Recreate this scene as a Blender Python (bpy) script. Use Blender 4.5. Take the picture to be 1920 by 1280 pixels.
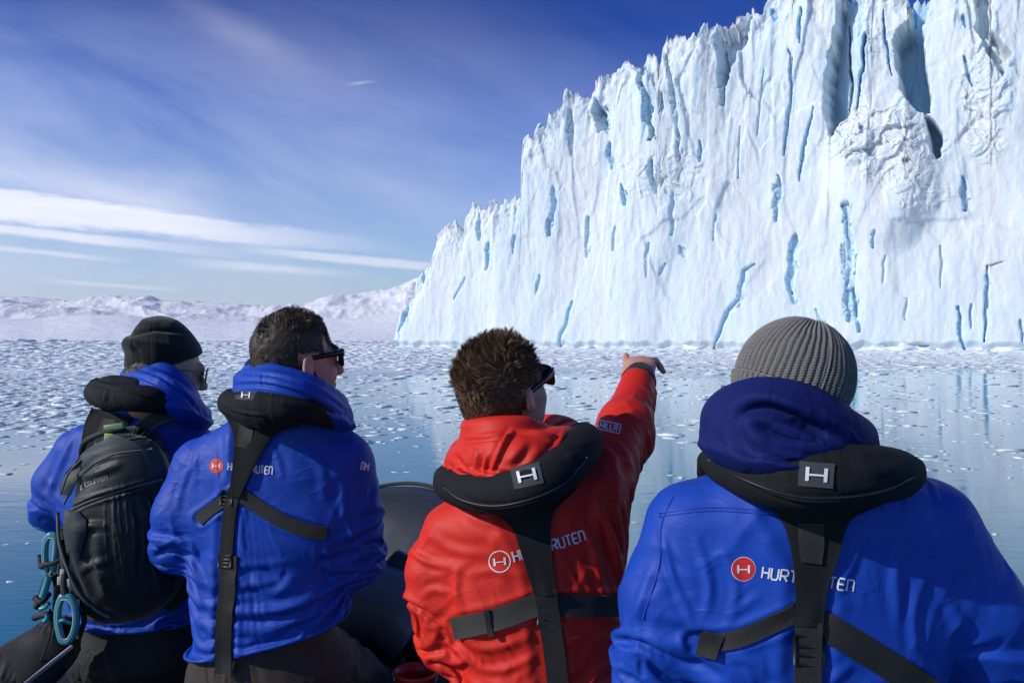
import bpy, bmesh, math, random
import numpy as np
from mathutils import Vector, Matrix
from mathutils.bvhtree import BVHTree

# ------------------------------------------------------------------ camera, world, sun
for o in list(bpy.data.objects):
    bpy.data.objects.remove(o)
SC = bpy.context.scene
COL = SC.collection
F = 1500.0          # focal length in photo pixels (1920 wide)
H = 1.7             # eye height above the water
HZ = 636.0          # horizon row

def P(px, py, Y):
    """world point seen at photo pixel (px,py) at distance Y in front of the camera"""
    return np.array([(px-960.0)/F*Y, Y, H-(py-HZ)/F*Y])

cam = bpy.data.cameras.new('camera'); camo = bpy.data.objects.new('camera', cam); COL.objects.link(camo)
camo.location = (0, 0, H); camo.rotation_euler = (math.pi/2, 0, 0)
cam.sensor_width = 36.0; cam.lens = 36.0*F/1920.0
cam.shift_y = (HZ-640.0)/1920.0
cam.clip_start = 0.05; cam.clip_end = 30000
SC.camera = camo
SC.render.engine = 'CYCLES'
SC.view_settings.view_transform = 'Standard'; SC.view_settings.look = 'None'
SC.view_settings.gamma = 1; SC.view_settings.exposure = -0.15
SUN = Vector((-0.80, -0.33, 0.50)).normalized()
sun_el = math.asin(SUN.z); sun_az = math.atan2(SUN.x, SUN.y)

class NT:
    """tiny node helper"""
    def __init__(s, tree): s.t = tree; s.n = tree.nodes; s.l = tree.links
    def new(s, typ, **kw):
        n = s.n.new(typ)
        for k, v in kw.items():
            if k.startswith('i_'):
                key = k[2:]
                n.inputs[int(key) if key.isdigit() else key].default_value = v
            else: setattr(n, k, v)
        return n
    def link(s, a, b): s.l.new(a, b)
    def math(s, op, a, b=None, c=None, clamp=False):
        n = s.n.new('ShaderNodeMath'); n.operation = op; n.use_clamp = clamp
        for i, v in enumerate((a, b, c)):
            if v is None: continue
            if isinstance(v, (int, float)): n.inputs[i].default_value = v
            else: s.l.new(v, n.inputs[i])
        return n.outputs[0]
    def ramp(s, fac, stops, interp='LINEAR'):
        n = s.n.new('ShaderNodeValToRGB'); n.color_ramp.interpolation = interp
        el = n.color_ramp.elements
        while len(el) < len(stops): el.new(0.5)
        for e, (p, c) in zip(el, stops):
            e.position = p; e.color = (c, c, c, 1) if isinstance(c, (int, float)) else (*c, 1)
        s.l.new(fac, n.inputs[0]); return n.outputs[0]
    def mix(s, fac, a, b, blend='MIX'):
        n = s.n.new('ShaderNodeMix'); n.data_type = 'RGBA'; n.blend_type = blend
        for k, v in ((0, fac), (6, a), (7, b)):
            if isinstance(v, (int, float)): n.inputs[k].default_value = v
            elif isinstance(v, tuple): n.inputs[k].default_value = (*v, 1)
            else: s.l.new(v, n.inputs[k])
        return n.outputs[2]
    def noise(s, vec, scale, detail=4, rough=.5, dist=0.):
        n = s.n.new('ShaderNodeTexNoise'); n.inputs['Scale'].default_value = scale
        n.inputs['Detail'].default_value = detail; n.inputs['Roughness'].default_value = rough
        n.inputs['Distortion'].default_value = dist
        if vec is not None: s.l.new(vec, n.inputs['Vector'])
        return n.outputs['Fac']
    def mapping(s, vec, scale=(1, 1, 1), rot=(0, 0, 0), loc=(0, 0, 0)):
        n = s.n.new('ShaderNodeMapping'); n.inputs['Scale'].default_value = scale
        n.inputs['Rotation'].default_value = rot; n.inputs['Location'].default_value = loc
        s.l.new(vec, n.inputs['Vector']); return n.outputs[0]

world = bpy.data.worlds.new('World'); SC.world = world; world.use_nodes = True
world.node_tree.nodes.clear(); w = NT(world.node_tree)
sky = w.new('ShaderNodeTexSky'); sky.sky_type = 'NISHITA'; sky.sun_disc = False
sky.sun_elevation = sun_el; sky.sun_rotation = sun_az
sky.air_density = 1.0; sky.dust_density = 0.3; sky.ozone_density = 3.0; sky.altitude = 0
tc = w.new('ShaderNodeTexCoord'); sep = w.new('ShaderNodeSeparateXYZ'); w.link(tc.outputs['Generated'], sep.inputs[0])
X, Y_, Z = sep.outputs
el = w.math('MAXIMUM', Z, 0.0)
# clear dry polar air: deeper violet blue overhead, pale blue low down
tint = w.ramp(el, [(0, (1.20, 1.34, 1.46)), (.05, (.95, 1.12, 1.34)), (.16, (.64, .82, 1.26)), (.27, (.32, .52, 1.14)), (.36, (.0, .20, .78)), (1, (.10, .24, .76))])
col = w.mix(1.0, sky.outputs[0], tint, 'MULTIPLY')
hy = w.math('MAXIMUM', Y_, 0.05)
u = w.math('DIVIDE', X, hy); v = w.math('DIVIDE', Z, hy)
cmb = w.new('ShaderNodeCombineXYZ'); w.link(u, cmb.inputs[0]); w.link(v, cmb.inputs[1])
vec = cmb.outputs[0]
# cirrus streaks, drawn out along the wind and dropping towards the right
def streak(deg, sx, sy, loc, sc, det=8, rough=.62, dist=.4):
    return w.noise(w.mapping(w.mapping(vec, rot=(0, 0, math.radians(deg))), scale=(sx, sy, 1), loc=loc), sc, det, rough, dist)
n1 = streak(6.5, 2.2, 16, (0, 0, 0), 2.4, 9, .66, .6)
n2 = streak(6.0, 2.4, 46, (3, 1, 0), 1.5)
n4 = streak(6.0, 9, 30, (7, 2, 0), 2.5, 8, .7)
def line(v0, slope):       # height above a sloping line through u=-0.64
    return w.math('SUBTRACT', v, w.math('ADD', w.math('MULTIPLY', w.math('ADD', u, .64), -slope), v0))
def band(v0, slope, half, soft, nz, amp, u0, u1, us=.12, taper=0.):
    d = line(v0, slope)
    d = w.math('ADD', d, w.math('MULTIPLY', w.math('SUBTRACT', nz, .5), amp))
    d = w.math('ADD', d, w.math('MULTIPLY', w.math('SUBTRACT', n4, .5), amp*.45))
    hf = w.math('MAXIMUM', w.math('SUBTRACT', half, w.math('MULTIPLY', w.math('ADD', u, .64), taper)), .0005)
    a = w.math('SUBTRACT', 1.0, w.math('DIVIDE', w.math('SUBTRACT', w.math('ABSOLUTE', d), hf), soft), clamp=True)
    e0 = w.math('DIVIDE', w.math('SUBTRACT', u, u0), us, clamp=True)
    e1 = w.math('DIVIDE', w.math('SUBTRACT', u1, u), us, clamp=True)
    return w.math('MULTIPLY', a, w.math('MULTIPLY', e0, e1, clamp=True), clamp=True)
b1 = band(.168, .112, .017, .008, n1, .026, -2.0, -.14, .30, .030)
b2 = band(.138, .108, .0035, .005, n2, .012, -2.0, -.34, .2, .004)
b3 = band(.114, .075, .0015, .005, n2, .010, -.44, -.18, .1)
b4 = band(.114, .100, .0008, .004, n2, .008, -2.0, -.47, .08)
b5 = band(.143, .098, .003, .005, n2, .010, -.36, -.02, .1)
b6 = band(.077, .068, .0006, .003, n2, .006, -.60, -.40, .06)
b7 = band(.541, .53, .004, .030, n2, .03, -.46, -.22, .10)
b8 = band(.266, -.12, .0008, .0022, n4, .003, -.212, -.168, .02)
b9 = band(.205, .19, .002, .022, n1, .03, -2., -.25, .2)
cl = w.math('MAXIMUM', w.math('MULTIPLY', b1, .95), w.math('MULTIPLY', b2, .8))
cl = w.math('MAXIMUM', cl, w.math('MULTIPLY', b3, .5)); cl = w.math('MAXIMUM', cl, w.math('MULTIPLY', b4, .5))
cl = w.math('MAXIMUM', cl, w.math('MULTIPLY', b5, .6)); cl = w.math('MAXIMUM', cl, w.math('MULTIPLY', b6, .45))
cl = w.math('MAXIMUM', cl, w.math('MULTIPLY', b7, .12)); cl = w.math('MAXIMUM', cl, w.math('MULTIPLY', b8, .22)); cl = w.math('MAXIMUM', cl, w.math('MULTIPLY', b9, .22))
cl = w.math('MULTIPLY', cl, w.math('ADD', w.math('MULTIPLY', n2, .7), .58), clamp=True)
# thin high veil on the left
n3 = streak(19, 1.2, 4.4, (1.3, .4, 0), 1.6, 8, .58, .5)
veil = w.math('MULTIPLY', w.ramp(n3, [(.26, 0.), (.62, 1.)]), w.math('SUBTRACT', .34, w.math('MULTIPLY', u, .95)), clamp=True)
low = w.ramp(v, [(0.0, 1.), (.20, .9), (.34, .42), (.44, .08)])
veil = w.math('MULTIPLY', w.math('MULTIPLY', veil, low), .92)
col = w.mix(veil, col, (6.4, 7.0, 8.8))
col = w.mix(cl, col, (9.0, 9.1, 10.2))
bg = w.new('ShaderNodeBackground'); bg.inputs['Strength'].default_value = 0.130
w.link(col, bg.inputs[0]); wo = w.new('ShaderNodeOutputWorld'); w.link(bg.outputs[0], wo.inputs[0])

sl = bpy.data.lights.new('sun', 'SUN'); sl.energy = 4.4; sl.angle = math.radians(.53); sl.color = (1.0, .955, .88)
so = bpy.data.objects.new('sun', sl); COL.objects.link(so)
so.rotation_euler = SUN.to_track_quat('Z', 'Y').to_euler()

# ------------------------------------------------------------------ numeric helpers
rng = np.random.RandomState(7)
_perm = rng.permutation(512)
_grad = rng.normal(size=(512, 3)); _grad /= np.linalg.norm(_grad, axis=1)[:, None]
def perlin(p):
    """p (...,3) -> noise in about [-1,1]"""
    p = np.asarray(p, dtype=np.float64); sh = p.shape[:-1]; p = p.reshape(-1, 3)
    i = np.floor(p).astype(np.int64); f = p-i; uu = f*f*f*(f*(f*6-15)+10)
    out = 0
    for dx in (0, 1):
        for dy in (0, 1):
            for dz in (0, 1):
                h = _perm[(_perm[(_perm[(i[:, 0]+dx) & 511]+i[:, 1]+dy) & 511]+i[:, 2]+dz) & 511]
                g = _grad[h]
                d = (g*(f-np.array([dx, dy, dz]))).sum(1)
                wt = (uu[:, 0] if dx else 1-uu[:, 0])*(uu[:, 1] if dy else 1-uu[:, 1])*(uu[:, 2] if dz else 1-uu[:, 2])
                out = out+d*wt
    return (out*1.6).reshape(sh)
def fbm(p, octv=4, gain=.5, lac=2.03):
    a = 1.; s = 0.; p = np.asarray(p, float)
    for k in range(octv):
        s = s+a*perlin(p); p = p*lac+17.3; a *= gain
    return s
def ridged(p, octv=3, gain=.5):
    a = 1.; s = 0.; p = np.asarray(p, float)
    for k in range(octv):
        s = s+a*(1-np.abs(perlin(p))*1.6)**2; p = p*2.1+11.7; a *= gain
    return s
def st3(*a): return np.stack(np.broadcast_arrays(*a), -1)
def smooth(e0, e1, x):
    t = np.clip((x-e0)/(e1-e0), 0, 1); return t*t*(3-2*t)

def tag(o, label=None, cat=None, group=None, kind=None):
    if label: o['label'] = label
    if cat: o['category'] = cat
    if group: o['group'] = group
    if kind: o['kind'] = kind
    return o
def mesh_obj(name, verts, faces, mat=None, parent=None, smooth_=True):
    me = bpy.data.meshes.new(name)
    verts = np.asarray(verts, dtype=np.float32); 
    if isinstance(faces, np.ndarray):
        n, k = faces.shape
        me.vertices.add(len(verts)); me.vertices.foreach_set('co', verts.ravel())
        me.loops.add(n*k); me.loops.foreach_set('vertex_index', faces.astype(np.int32).ravel())
        me.polygons.add(n); me.polygons.foreach_set('loop_start', np.arange(0, n*k, k, dtype=np.int32))
        me.update(calc_edges=True)
    else:
        me.from_pydata([tuple(map(float, q)) for q in verts], [], [tuple(map(int, f)) for f in faces]); me.update()
    me.validate()
    if smooth_: me.polygons.foreach_set('use_smooth', np.ones(len(me.polygons), dtype=bool))
    if mat: me.materials.append(mat)
    o = bpy.data.objects.new(name, me); COL.objects.link(o)
    if parent is not None:
        o.parent = parent; o.matrix_parent_inverse = Matrix.Translation(parent.location).inverted()
    return o
def grid_faces(n, m, closed_u=False, closed_v=False, off=0):
    """vertex i*m+j, i<n, j<m"""
    i = np.arange(n if closed_u else n-1); j = np.arange(m if closed_v else m-1)
    I, J = np.meshgrid(i, j, indexing='ij'); I2 = (I+1) % n; J2 = (J+1) % m
    return np.stack([I*m+J, I2*m+J, I2*m+J2, I*m+J2], -1).reshape(-1, 4)+off
def attr(o, name, vals):
    a = o.data.attributes.new(name, 'FLOAT', 'POINT'); a.data.foreach_set('value', np.asarray(vals, dtype=np.float32).ravel())
def mat_new(name):
    m = bpy.data.materials.new(name); m.use_nodes = True; m.node_tree.nodes.clear(); k = NT(m.node_tree)
    b = k.new('ShaderNodeBsdfPrincipled'); o = k.new('ShaderNodeOutputMaterial'); k.link(b.outputs[0], o.inputs[0])
    return m, k, b
def seg_dist(x, y, pts):
    """distance from (x,y) arrays to polyline; also the param (0..1)"""
    best = np.full(x.shape, 1e9); tt = np.zeros(x.shape); n = len(pts)-1
    for k in range(n):
        ax, ay = pts[k][:2]; bx, by = pts[k+1][:2]
        dx, dy = bx-ax, by-ay; L = dx*dx+dy*dy+1e-9
        t = np.clip(((x-ax)*dx+(y-ay)*dy)/L, 0, 1)
        d = np.hypot(x-ax-t*dx, y-ay-t*dy); m = d < best
        best = np.where(m, d, best); tt = np.where(m, (k+t)/n, tt)
    return best, tt
def poly_sdf(x, y, pts):
    """signed distance to a closed polygon, negative inside"""
    d, _ = seg_dist(x, y, list(pts)+[pts[0]])
    ins = np.zeros(x.shape, bool); n = len(pts)
    for i in range(n):
        x0, y0 = pts[i]; x1, y1 = pts[(i+1) % n]
        c = ((y0 > y) != (y1 > y)) & (x < (x1-x0)*(y-y0)/((y1-y0) if y1 != y0 else 1e-9)+x0)
        ins ^= c
    return np.where(ins, -d, d)
# ------------------------------------------------------------------ setting: glacier
def mat_ice():
    m, k, b = mat_new('glacier_ice')
    at = k.new('ShaderNodeAttribute', attribute_name='blue'); tcn = k.new('ShaderNodeTexCoord')
    pos = tcn.outputs['Object']
    st = k.mapping(pos, scale=(.16, .16, .022))
    n1 = k.noise(st, 1.0, 6, .6, .4)
    n2 = k.noise(pos, .8, 5, .6)
    st2 = k.mapping(pos, scale=(.9, .9, .07)); n3 = k.noise(st2, 1.0, 5, .65, .3)
    snow = k.mix(k.ramp(n1, [(.35, 0.), (.7, 1.)]), (.66, .695, .715), (.57, .665, .715))
    snow = k.mix(k.math('MULTIPLY', k.ramp(n3, [(.52, 0.), (.72, 1.)]), .4), snow, (.46, .64, .74))
    blue = k.mix(k.ramp(n2, [(.3, 0.), (.7, 1.)]), (.24, .54, .80), (.40, .68, .84))
    c = k.mix(at.outputs['Fac'], snow, blue)
    k.link(c, b.inputs['Base Color']); b.inputs['Roughness'].default_value = .75
    b.inputs['Specular IOR Level'].default_value = .2
    b.inputs['Subsurface Weight'].default_value = .75; b.inputs['Subsurface Radius'].default_value = (.7, 1.1, 1.6); b.inputs['Subsurface Scale'].default_value = 1.
    f1 = k.noise(pos, 1.6, 8, .65); f2 = k.noise(pos, 7, 6, .6)
    bm = k.new('ShaderNodeBump', i_Strength=.45, i_Distance=.3); k.link(k.math('ADD', f1, k.math('MULTIPLY', f2, .25)), bm.inputs['Height'])
    k.link(bm.outputs[0], b.inputs['Normal'])
    return m
M_ICE = mat_ice()
GL = np.array([P(745, 650, 182)[0], 182.]); GR = np.array([P(1920, 657, 121)[0], 121.])
gdir = (GR-GL); glen = np.linalg.norm(gdir); gdir = gdir/glen; gnor = np.array([gdir[1], -gdir[0]])  # outward, to the camera
if gnor[1] > 0: gnor = -gnor
def wall_px(px):
    """photo column -> distance along the wall and depth Y"""
    uu = (np.asarray(px, float)-960)/F
    s = (uu*GL[1]-GL[0])/(gdir[0]-uu*gdir[1])
    return s, GL[1]+s*gdir[1]
prof = [(735,652),(745,640),(750,600),(762,560),(775,545),(785,502),(804,498),(808,440),(818,430),(828,415),(845,418),(850,410),(862,425),(868,405),(880,385),(900,385),(905,395),(925,378),(945,372),(960,370),(973,375),(975,330),(976,255),(985,252),(996,274),(1005,235),(1022,228),(1025,205),(1040,200),(1050,175),(1057,163),(1090,165),(1100,150),(1120,143),(1140,140),(1150,110),(1165,105),(1178,120),(1190,132),(1200,120),(1212,98),(1226,108),(1232,128),(1238,95),(1250,60),(1275,60),(1290,72),(1300,65),(1310,62),(1314,50),(1335,35),(1370,30),(1385,10),(1415,0),(1450,-40),(1500,-60),(1600,-40),(1700,-55),(1920,-100),(2700,-160)]
pp = np.array(prof, float); ps, pY = wall_px(pp[:, 0]); pz = H-(pp[:, 1]-HZ)/F*pY
s0, s1 = wall_px(733)[0], wall_px(1990)[0]
def facets(x, y, sx, sy, seed, slope=1.):
    """blocky faceted relief: nearest jittered cell gives an offset and a tilted plane"""
    x = x/sx; y = y/sy; i = np.floor(x).astype(int); j = np.floor(y).astype(int); best = np.full(x.shape, 9e9); out = np.zeros(x.shape); T = np.random.RandomState(seed).rand(97, 97, 5)
    for a in (-1, 0, 1):
        for b in (-1, 0, 1):
            t = T[(i+a) % 97, (j+b) % 97]; cx = i+a+t[..., 0]; cy = j+b+t[..., 1]; d = (x-cx)**2+(y-cy)**2; m = d < best
            best = np.where(m, d, best); out = np.where(m, t[..., 2]-.5+((t[..., 3]-.5)*(x-cx)+(t[..., 4]-.5)*(y-cy))*1.4*slope, out)
    return out
NS, NZ, NB = 1250, 560, 26
S = np.concatenate([np.linspace(s0, s1, NS), s1+np.linspace(.4, 60, 50)]); NS = len(S)
topz = np.interp(S, ps, np.maximum(pz, .2))
topz = topz+smooth(1, 12, topz)*(facets(S, S*0, 2.6, 9, 21, 1.6)*1.6+facets(S, S*0, 1.0, 9, 22, 1.6)*.7+.55*perlin(st3(S*.9, 3.1, 0))+.5*np.abs(perlin(st3(S*2.3, 9.1, 0)))+.3*perlin(st3(S*5, 2, 0)))
tz = np.linspace(0, 1, NZ)
SS, TT = np.meshgrid(S, tz, indexing='ij'); ZZ = -.6+TT*(topz[:, None]+.6)
# photo coordinates of each wall point (undisplaced), used to lay the known features out
Yw = GL[1]+SS*gdir[1]; PX = 960+F*(GL[0]+SS*gdir[0])/Yw; PY = HZ-(ZZ-H)/Yw*F
hrel = np.clip(ZZ/60, 0, 1.3)
D = 3.0*perlin(st3(SS/17, ZZ/60, 1.5))*(.3+hrel)
wob = 2.5*perlin(st3(SS/14, ZZ/22, 7.7))
wx = SS+.35*wob+.35*perlin(st3(SS/3, ZZ/7, 71.)); wz = ZZ+1.5*perlin(st3(SS/4, ZZ/9, 61.)); hr = (.05+.95*np.clip(hrel, 0, 1)**1.2)*.48
D += facets(wx, wz, 8.5, 26, 1)*2.6*hr+facets(wx, wz, 3.4, 11, 2)*1.5*hr+facets(wx, wz, 1.4, 4.5, 3)*.62*hr+facets(SS+.3*wob, ZZ, .62, 1.5, 4)*.12*(.1+hr)
D += (ridged(st3(wx/4.2, ZZ/34, 4.2), 2)-.8)*.45*hr
D += .13*fbm(st3(SS/1.1, ZZ/2.2, 2.2), 4)*(.25+.75*hrel)+.55*perlin(st3(SS/6, ZZ/11, 12.2))
wbl = (1-.75*np.clip(hrel*1.1, 0, 1))
for _ in range(9):
    Dp = np.pad(D, 1, mode='edge'); Bl = (Dp[:-2, 1:-1]+Dp[2:, 1:-1]+2*Dp[1:-1, 1:-1])/4; Dp = np.pad(Bl, 1, mode='edge'); Bl = (Dp[1:-1, :-2]+Dp[1:-1, 2:]+2*Bl)/4
    D = D+(Bl-D)*wbl
D += .10*fbm(st3(SS/1.3, ZZ/3.5, 82.2), 4)
D -= 1.1*(1-smooth(.1, 1.5, ZZ+.7*perlin(st3(SS/2.2, 4., 9.))))
D += (1-smooth(0, 9, topz[:, None]-ZZ))*(.9*fbm(st3(SS/2.4, ZZ/3.2, 5.5), 3)-.6)
D += 5.5*(1-smooth(0, 26, ZZ))*.25
blue = np.zeros_like(D)
def crack(pts, wpx, depth, bl=1., end=.5, rag=.35):
    m = (PX > min(q[0] for q in pts)-wpx*3-6) & (PX < max(q[0] for q in pts)+wpx*3+6)
    x, y = PX[m], PY[m]
    nx = perlin(st3(x/30, y/34, wpx))*wpx*rag*2.2+facets(x, y, 9, 26, int(wpx*7))*wpx*.45+perlin(st3(x/4, y/6, wpx+4))*wpx*rag*.6
    d, t = seg_dist(x+nx, y, pts)
    ww = wpx*(1-end*np.abs(2*t-1)**2)
    a = 1-smooth(.25, 1.0, d/ww); ab = np.clip(1-d/(ww*2.1), 0, 1)**1.5
    D[m] -= depth*.5*a; blue[m] = np.maximum(blue[m], bl*np.maximum(ab, a*.8)*(.55+.45*smooth(-.5, .5, perlin(st3(x/7, y/16, 5.)))))
def recess(pts, depth, soft=6, bl=1., rag=5):
    xs = [q[0] for q in pts]; m = (PX > min(xs)-30) & (PX < max(xs)+30)
    x, y = PX[m], PY[m]
    nx = perlin(st3(x/24, y/24, depth))*rag+perlin(st3(x/8, y/8, depth+2))*rag*.5
    d = poly_sdf(x+nx, y+nx*.7, pts)
    a = 1-smooth(-soft, soft*.3, d)
    D[m] -= depth*a; blue[m] = np.maximum(blue[m], bl*a)
cracks = [([(1193,120),(1205,165),(1213,215),(1218,258)],13,6,.9),([(1100,175),(1116,205),(1122,240)],10,3.2,.5),([(1128,262),(1140,312)],7,2.5,.9),
 ([(1160,345),(1170,382)],9,2.5,.7),([(1034,350),(1033,395),(1029,440)],8,2.2,.8),([(1098,405),(1097,480)],7,1.6,.45),([(915,455),(914,505)],6,1.8,.9),
 ([(1012,515),(1010,552)],4,1.3,.9),([(1076,565),(1062,615),(1052,650)],5,1.3,.8),([(894,400),(897,450)],5,2,.5),([(965,440),(963,475)],4,1.4,.7),
 ([(1055,200),(1062,290)],5,1.6,.35),([(1243,100),(1262,180),(1270,300)],6,2.4,.35),([(1222,300),(1228,360)],8,2.2,.45),([(1306,260),(1308,300)],5,2,.95),
 ([(1240,175),(1238,210)],6,2.5,.8),([(1472,80),(1476,150),(1470,220),(1462,285)],4.5,2.4,.95),([(1520,195),(1505,250),(1496,300),(1492,335)],4.5,2.4,.95),
 ([(1450,325),(1452,360),(1446,410)],9,2.2,.7),([(1437,0),(1438,20)],8,2,.9),([(1493,0),(1492,70)],5,2.4,.9),([(1486,438),(1482,490),(1481,548)],11,2.4,.8),([(1482,548),(1492,570)],5,1.5,.7),
 ([(1588,385),(1590,450),(1594,520),(1597,600)],15,2.6,.75),([(1598,540),(1606,590),(1612,622)],6,2.,.9),([(1640,435),(1638,465)],7,1.6,.6),
 ([(1412,494),(1392,508),(1385,560),(1366,580),(1354,620),(1338,652)],6,1.7,.75),([(1850,498),(1852,560),(1845,640)],5,2,.85),([(1855,498),(1880,490)],3,1,.6),
 ([(1797,575),(1800,615),(1808,655)],6,2,.95),([(1822,570),(1820,615)],4,1.4,.7),([(1803,330),(1808,360),(1812,392)],9,2.6,.8),([(1806,20),(1810,40)],7,2.2,.8),
 ([(1806,100),(1815,130),(1823,155)],5,2,.8),([(1272,462),(1282,480)],9,1.4,.5),([(1247,495),(1236,515)],5,1.,.5),([(872,520),(852,560)],5,1.,.35),
 ([(1000,120),(1001,121)],1,.1,.1),([(1560,620),(1540,600),(1530,580)],5,1,.3),([(1690,650),(1740,648)],5,1.5,.5),([(1915,600),(1916,640)],5,1.5,.7),
 ([(1335,55),(1345,110),(1348,190)],7,2.5,.5),([(1150,420),(1148,470)],4,1.1,.4),([(1215,455),(1213,520)],4,1.1,.35),([(1390,560),(1384,575)],5,1.2,.5),
 ([(755,620),(762,590),(768,560)],6,2.2,.6),([(788,510),(792,530)],5,1.6,.6),([(1700,560),(1698,600)],4,1.,.3),([(1335,400),(1333,450)],4,1.,.35),
 ([(1380,230),(1376,330)],3,1.2,.4),([(1420,120),(1412,250)],3,1.1,.3),([(1260,360),(1255,440)],5,1.4,.35),([(1660,480),(1655,530)],4,1,.3),([(1765,460),(1762,540)],4,1,.25)]
for a in cracks: crack(*a)
def ramp_face(pts, depth, bl, a_px, b_px):
    """a slanting facet: pushes in more towards b_px, gives a shaded side like a split pillar"""
    m = (PX > min(q[0] for q in pts)-20) & (PX < max(q[0] for q in pts)+20)
    x, y = PX[m], PY[m]; nx = perlin(st3(x/20, y/20, depth+9))*5
    d = poly_sdf(x+nx, y+nx, pts); a = 1-smooth(-7, 1, d)
    t = np.clip((x-a_px)/(b_px-a_px), 0, 1)
    D[m] -= depth*a*(.25+.75*t); blue[m] = np.maximum(blue[m], bl*a)
ramp_face([(1580,-80),(1560,30),(1540,130),(1538,200),(1552,250),(1580,220),(1600,190),(1610,60),(1620,-80)], 9, .40, 1600, 1545)
recess([(1690,-80),(1700,20),(1672,50),(1676,110),(1690,170),(1708,190),(1722,205),(1745,208),(1742,150),(1730,90),(1728,40),(1740,0),(1745,-80)], 11, 6, .62)
recess([(1732,205),(1755,225),(1770,250),(1766,290),(1752,295),(1742,260)], 7, 5, .6)
recess([(1338,45),(1382,30),(1388,60),(1362,110),(1346,165),(1338,110)], 4, 6, .25)
recess([(1098,180),(1120,205),(1122,235),(1110,245),(1090,200)], 3.0, 6, .35)
recess([(1825,-60),(1858,-40),(1862,50),(1896,90),(1880,140),(1850,90),(1830,50)], 3.5, 7, .12)
for pts, wd, dp in (([(1582,20),(1583,100),(1585,170),(1578,200)],4.5,7), ([(1618,50),(1612,110),(1604,200)],5,7), ([(1650,0),(1655,60),(1668,130)],4,2.5)): crack(pts, wd, dp, .95)
# broken rubble below the big recess and at the upper right
for cx_, cy_, rx_, ry_, am in ((1665,270,110,100,1.),(1590,250,50,60,.9),(1850,170,55,150,.9),(1725,360,70,45,.6),(1640,60,40,60,.4),(1260,320,60,60,.6),(1180,330,60,60,.4)):
    q = ((PX-cx_)/rx_)**2+((PY-cy_)/ry_)**2; msk = 1-smooth(.2, 1.2, q+.5*perlin(st3(SS/3, ZZ/3, cx_))); mm = msk > .01
    sw = SS[mm]+perlin(st3(SS[mm]/2.5, ZZ[mm]/2.5, 31))*1.2; zw = ZZ[mm]+perlin(st3(SS[mm]/2.5, ZZ[mm]/2.5, 41))*1.2
    bl_ = np.abs(perlin(st3(sw/3.2, zw/4.0, 3)))*1.6+.9*np.abs(perlin(st3(sw/1.3, zw/1.6, 13)))+.5*np.abs(perlin(st3(sw/.55, zw/.6, 23)))+.25*perlin(st3(sw/.25, zw/.25, 33))
    D[mm] += .7*msk[mm]*am*(.55*bl_+facets(sw, zw, 2.2, 2.6, 9)*1.1+facets(sw, zw, .8, .9, 10)*.45)
# icy apron of debris below the recess
q = ((PX-1650)/120)**2+((PY-330)/150)**2; D += 3.2*(1-smooth(.1, 1.1, q))
noiseb = smooth(.25, .75, perlin(st3(SS/1.3, ZZ/11, 21.)))*.35*smooth(.0, .6, perlin(st3(SS/9, ZZ/14, 25.)))
blue = np.clip(np.maximum(blue, noiseb), 0, 1)
bx = GL[0]+SS*gdir[0]+D*gnor[0]; by = GL[1]+SS*gdir[1]+D*gnor[1]
lean = np.clip(ZZ, 0, 80)*.05; bx -= lean*gnor[0]; by -= lean*gnor[1]
# the crest and the broken top behind it
rb = np.linspace(0, 1, NB)[1:]
SB, RB = np.meshgrid(S, rb, indexing='ij')
back = (RB**1.5)*26
drop = back*.12+1.2*RB*2-(1-smooth(0, .1, RB))*0
TB = topz[:, None]-drop+smooth(.03, .3, RB)*(1.6*fbm(st3(SB/3.5, back/3, 6.), 3)-1.2)-.35*smooth(0, .06, RB)
TB = np.minimum(TB, topz[:, None]*.995)
xb = bx[:, -1:]-(back)*gnor[0]+.6*perlin(st3(SB/2, RB*9, 3)); yb = by[:, -1:]-(back)*gnor[1]
TB = np.maximum(TB, -.6)
VX = np.concatenate([bx, xb], 1); VY = np.concatenate([by, yb], 1); VZ = np.concatenate([ZZ, TB], 1)
# back wall closes the body of ice
VX = np.concatenate([VX, VX[:, -1:]], 1); VY = np.concatenate([VY, VY[:, -1:]], 1); VZ = np.concatenate([VZ, VZ[:, -1:]*0-1], 1)
BL = np.concatenate([blue, blue[:, -1:]*np.ones((1, NB-1))*.3, np.zeros((NS, 1))], 1)
g = mesh_obj('glacier', st3(VX, VY, VZ).reshape(-1, 3), grid_faces(NS, VX.shape[1]), M_ICE)
attr(g, 'blue', BL)
tag(g, 'towering white and pale blue glacier ice cliff rising from the water', 'glacier')

# ------------------------------------------------------------------ snow mountains
def mat_mtn():
    m, k, b = mat_new('mountain_snow')
    tcn = k.new('ShaderNodeTexCoord'); geo = k.new('ShaderNodeNewGeometry')
    sp = k.new('ShaderNodeSeparateXYZ'); k.link(geo.outputs['Normal'], sp.inputs[0])
    n = k.noise(tcn.outputs['Object'], .012, 8, .65)
    rock = k.math('ADD', sp.outputs[2], k.math('MULTIPLY', k.math('SUBTRACT', n, .5), .9))
    c = k.mix(k.ramp(rock, [(.22, 1.), (.46, 0.)]), (.84, .87, .91), (.42, .50, .64))
    k.link(c, b.inputs['Base Color']); b.inputs['Roughness'].default_value = .9; b.inputs['Specular IOR Level'].default_value = .1
    bm = k.new('ShaderNodeBump', i_Strength=.5, i_Distance=12.); k.link(k.noise(tcn.outputs['Object'], .02, 8, .65), bm.inputs['Height']); k.link(bm.outputs[0], b.inputs['Normal'])
    return m
M_MTN = mat_mtn()
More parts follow.
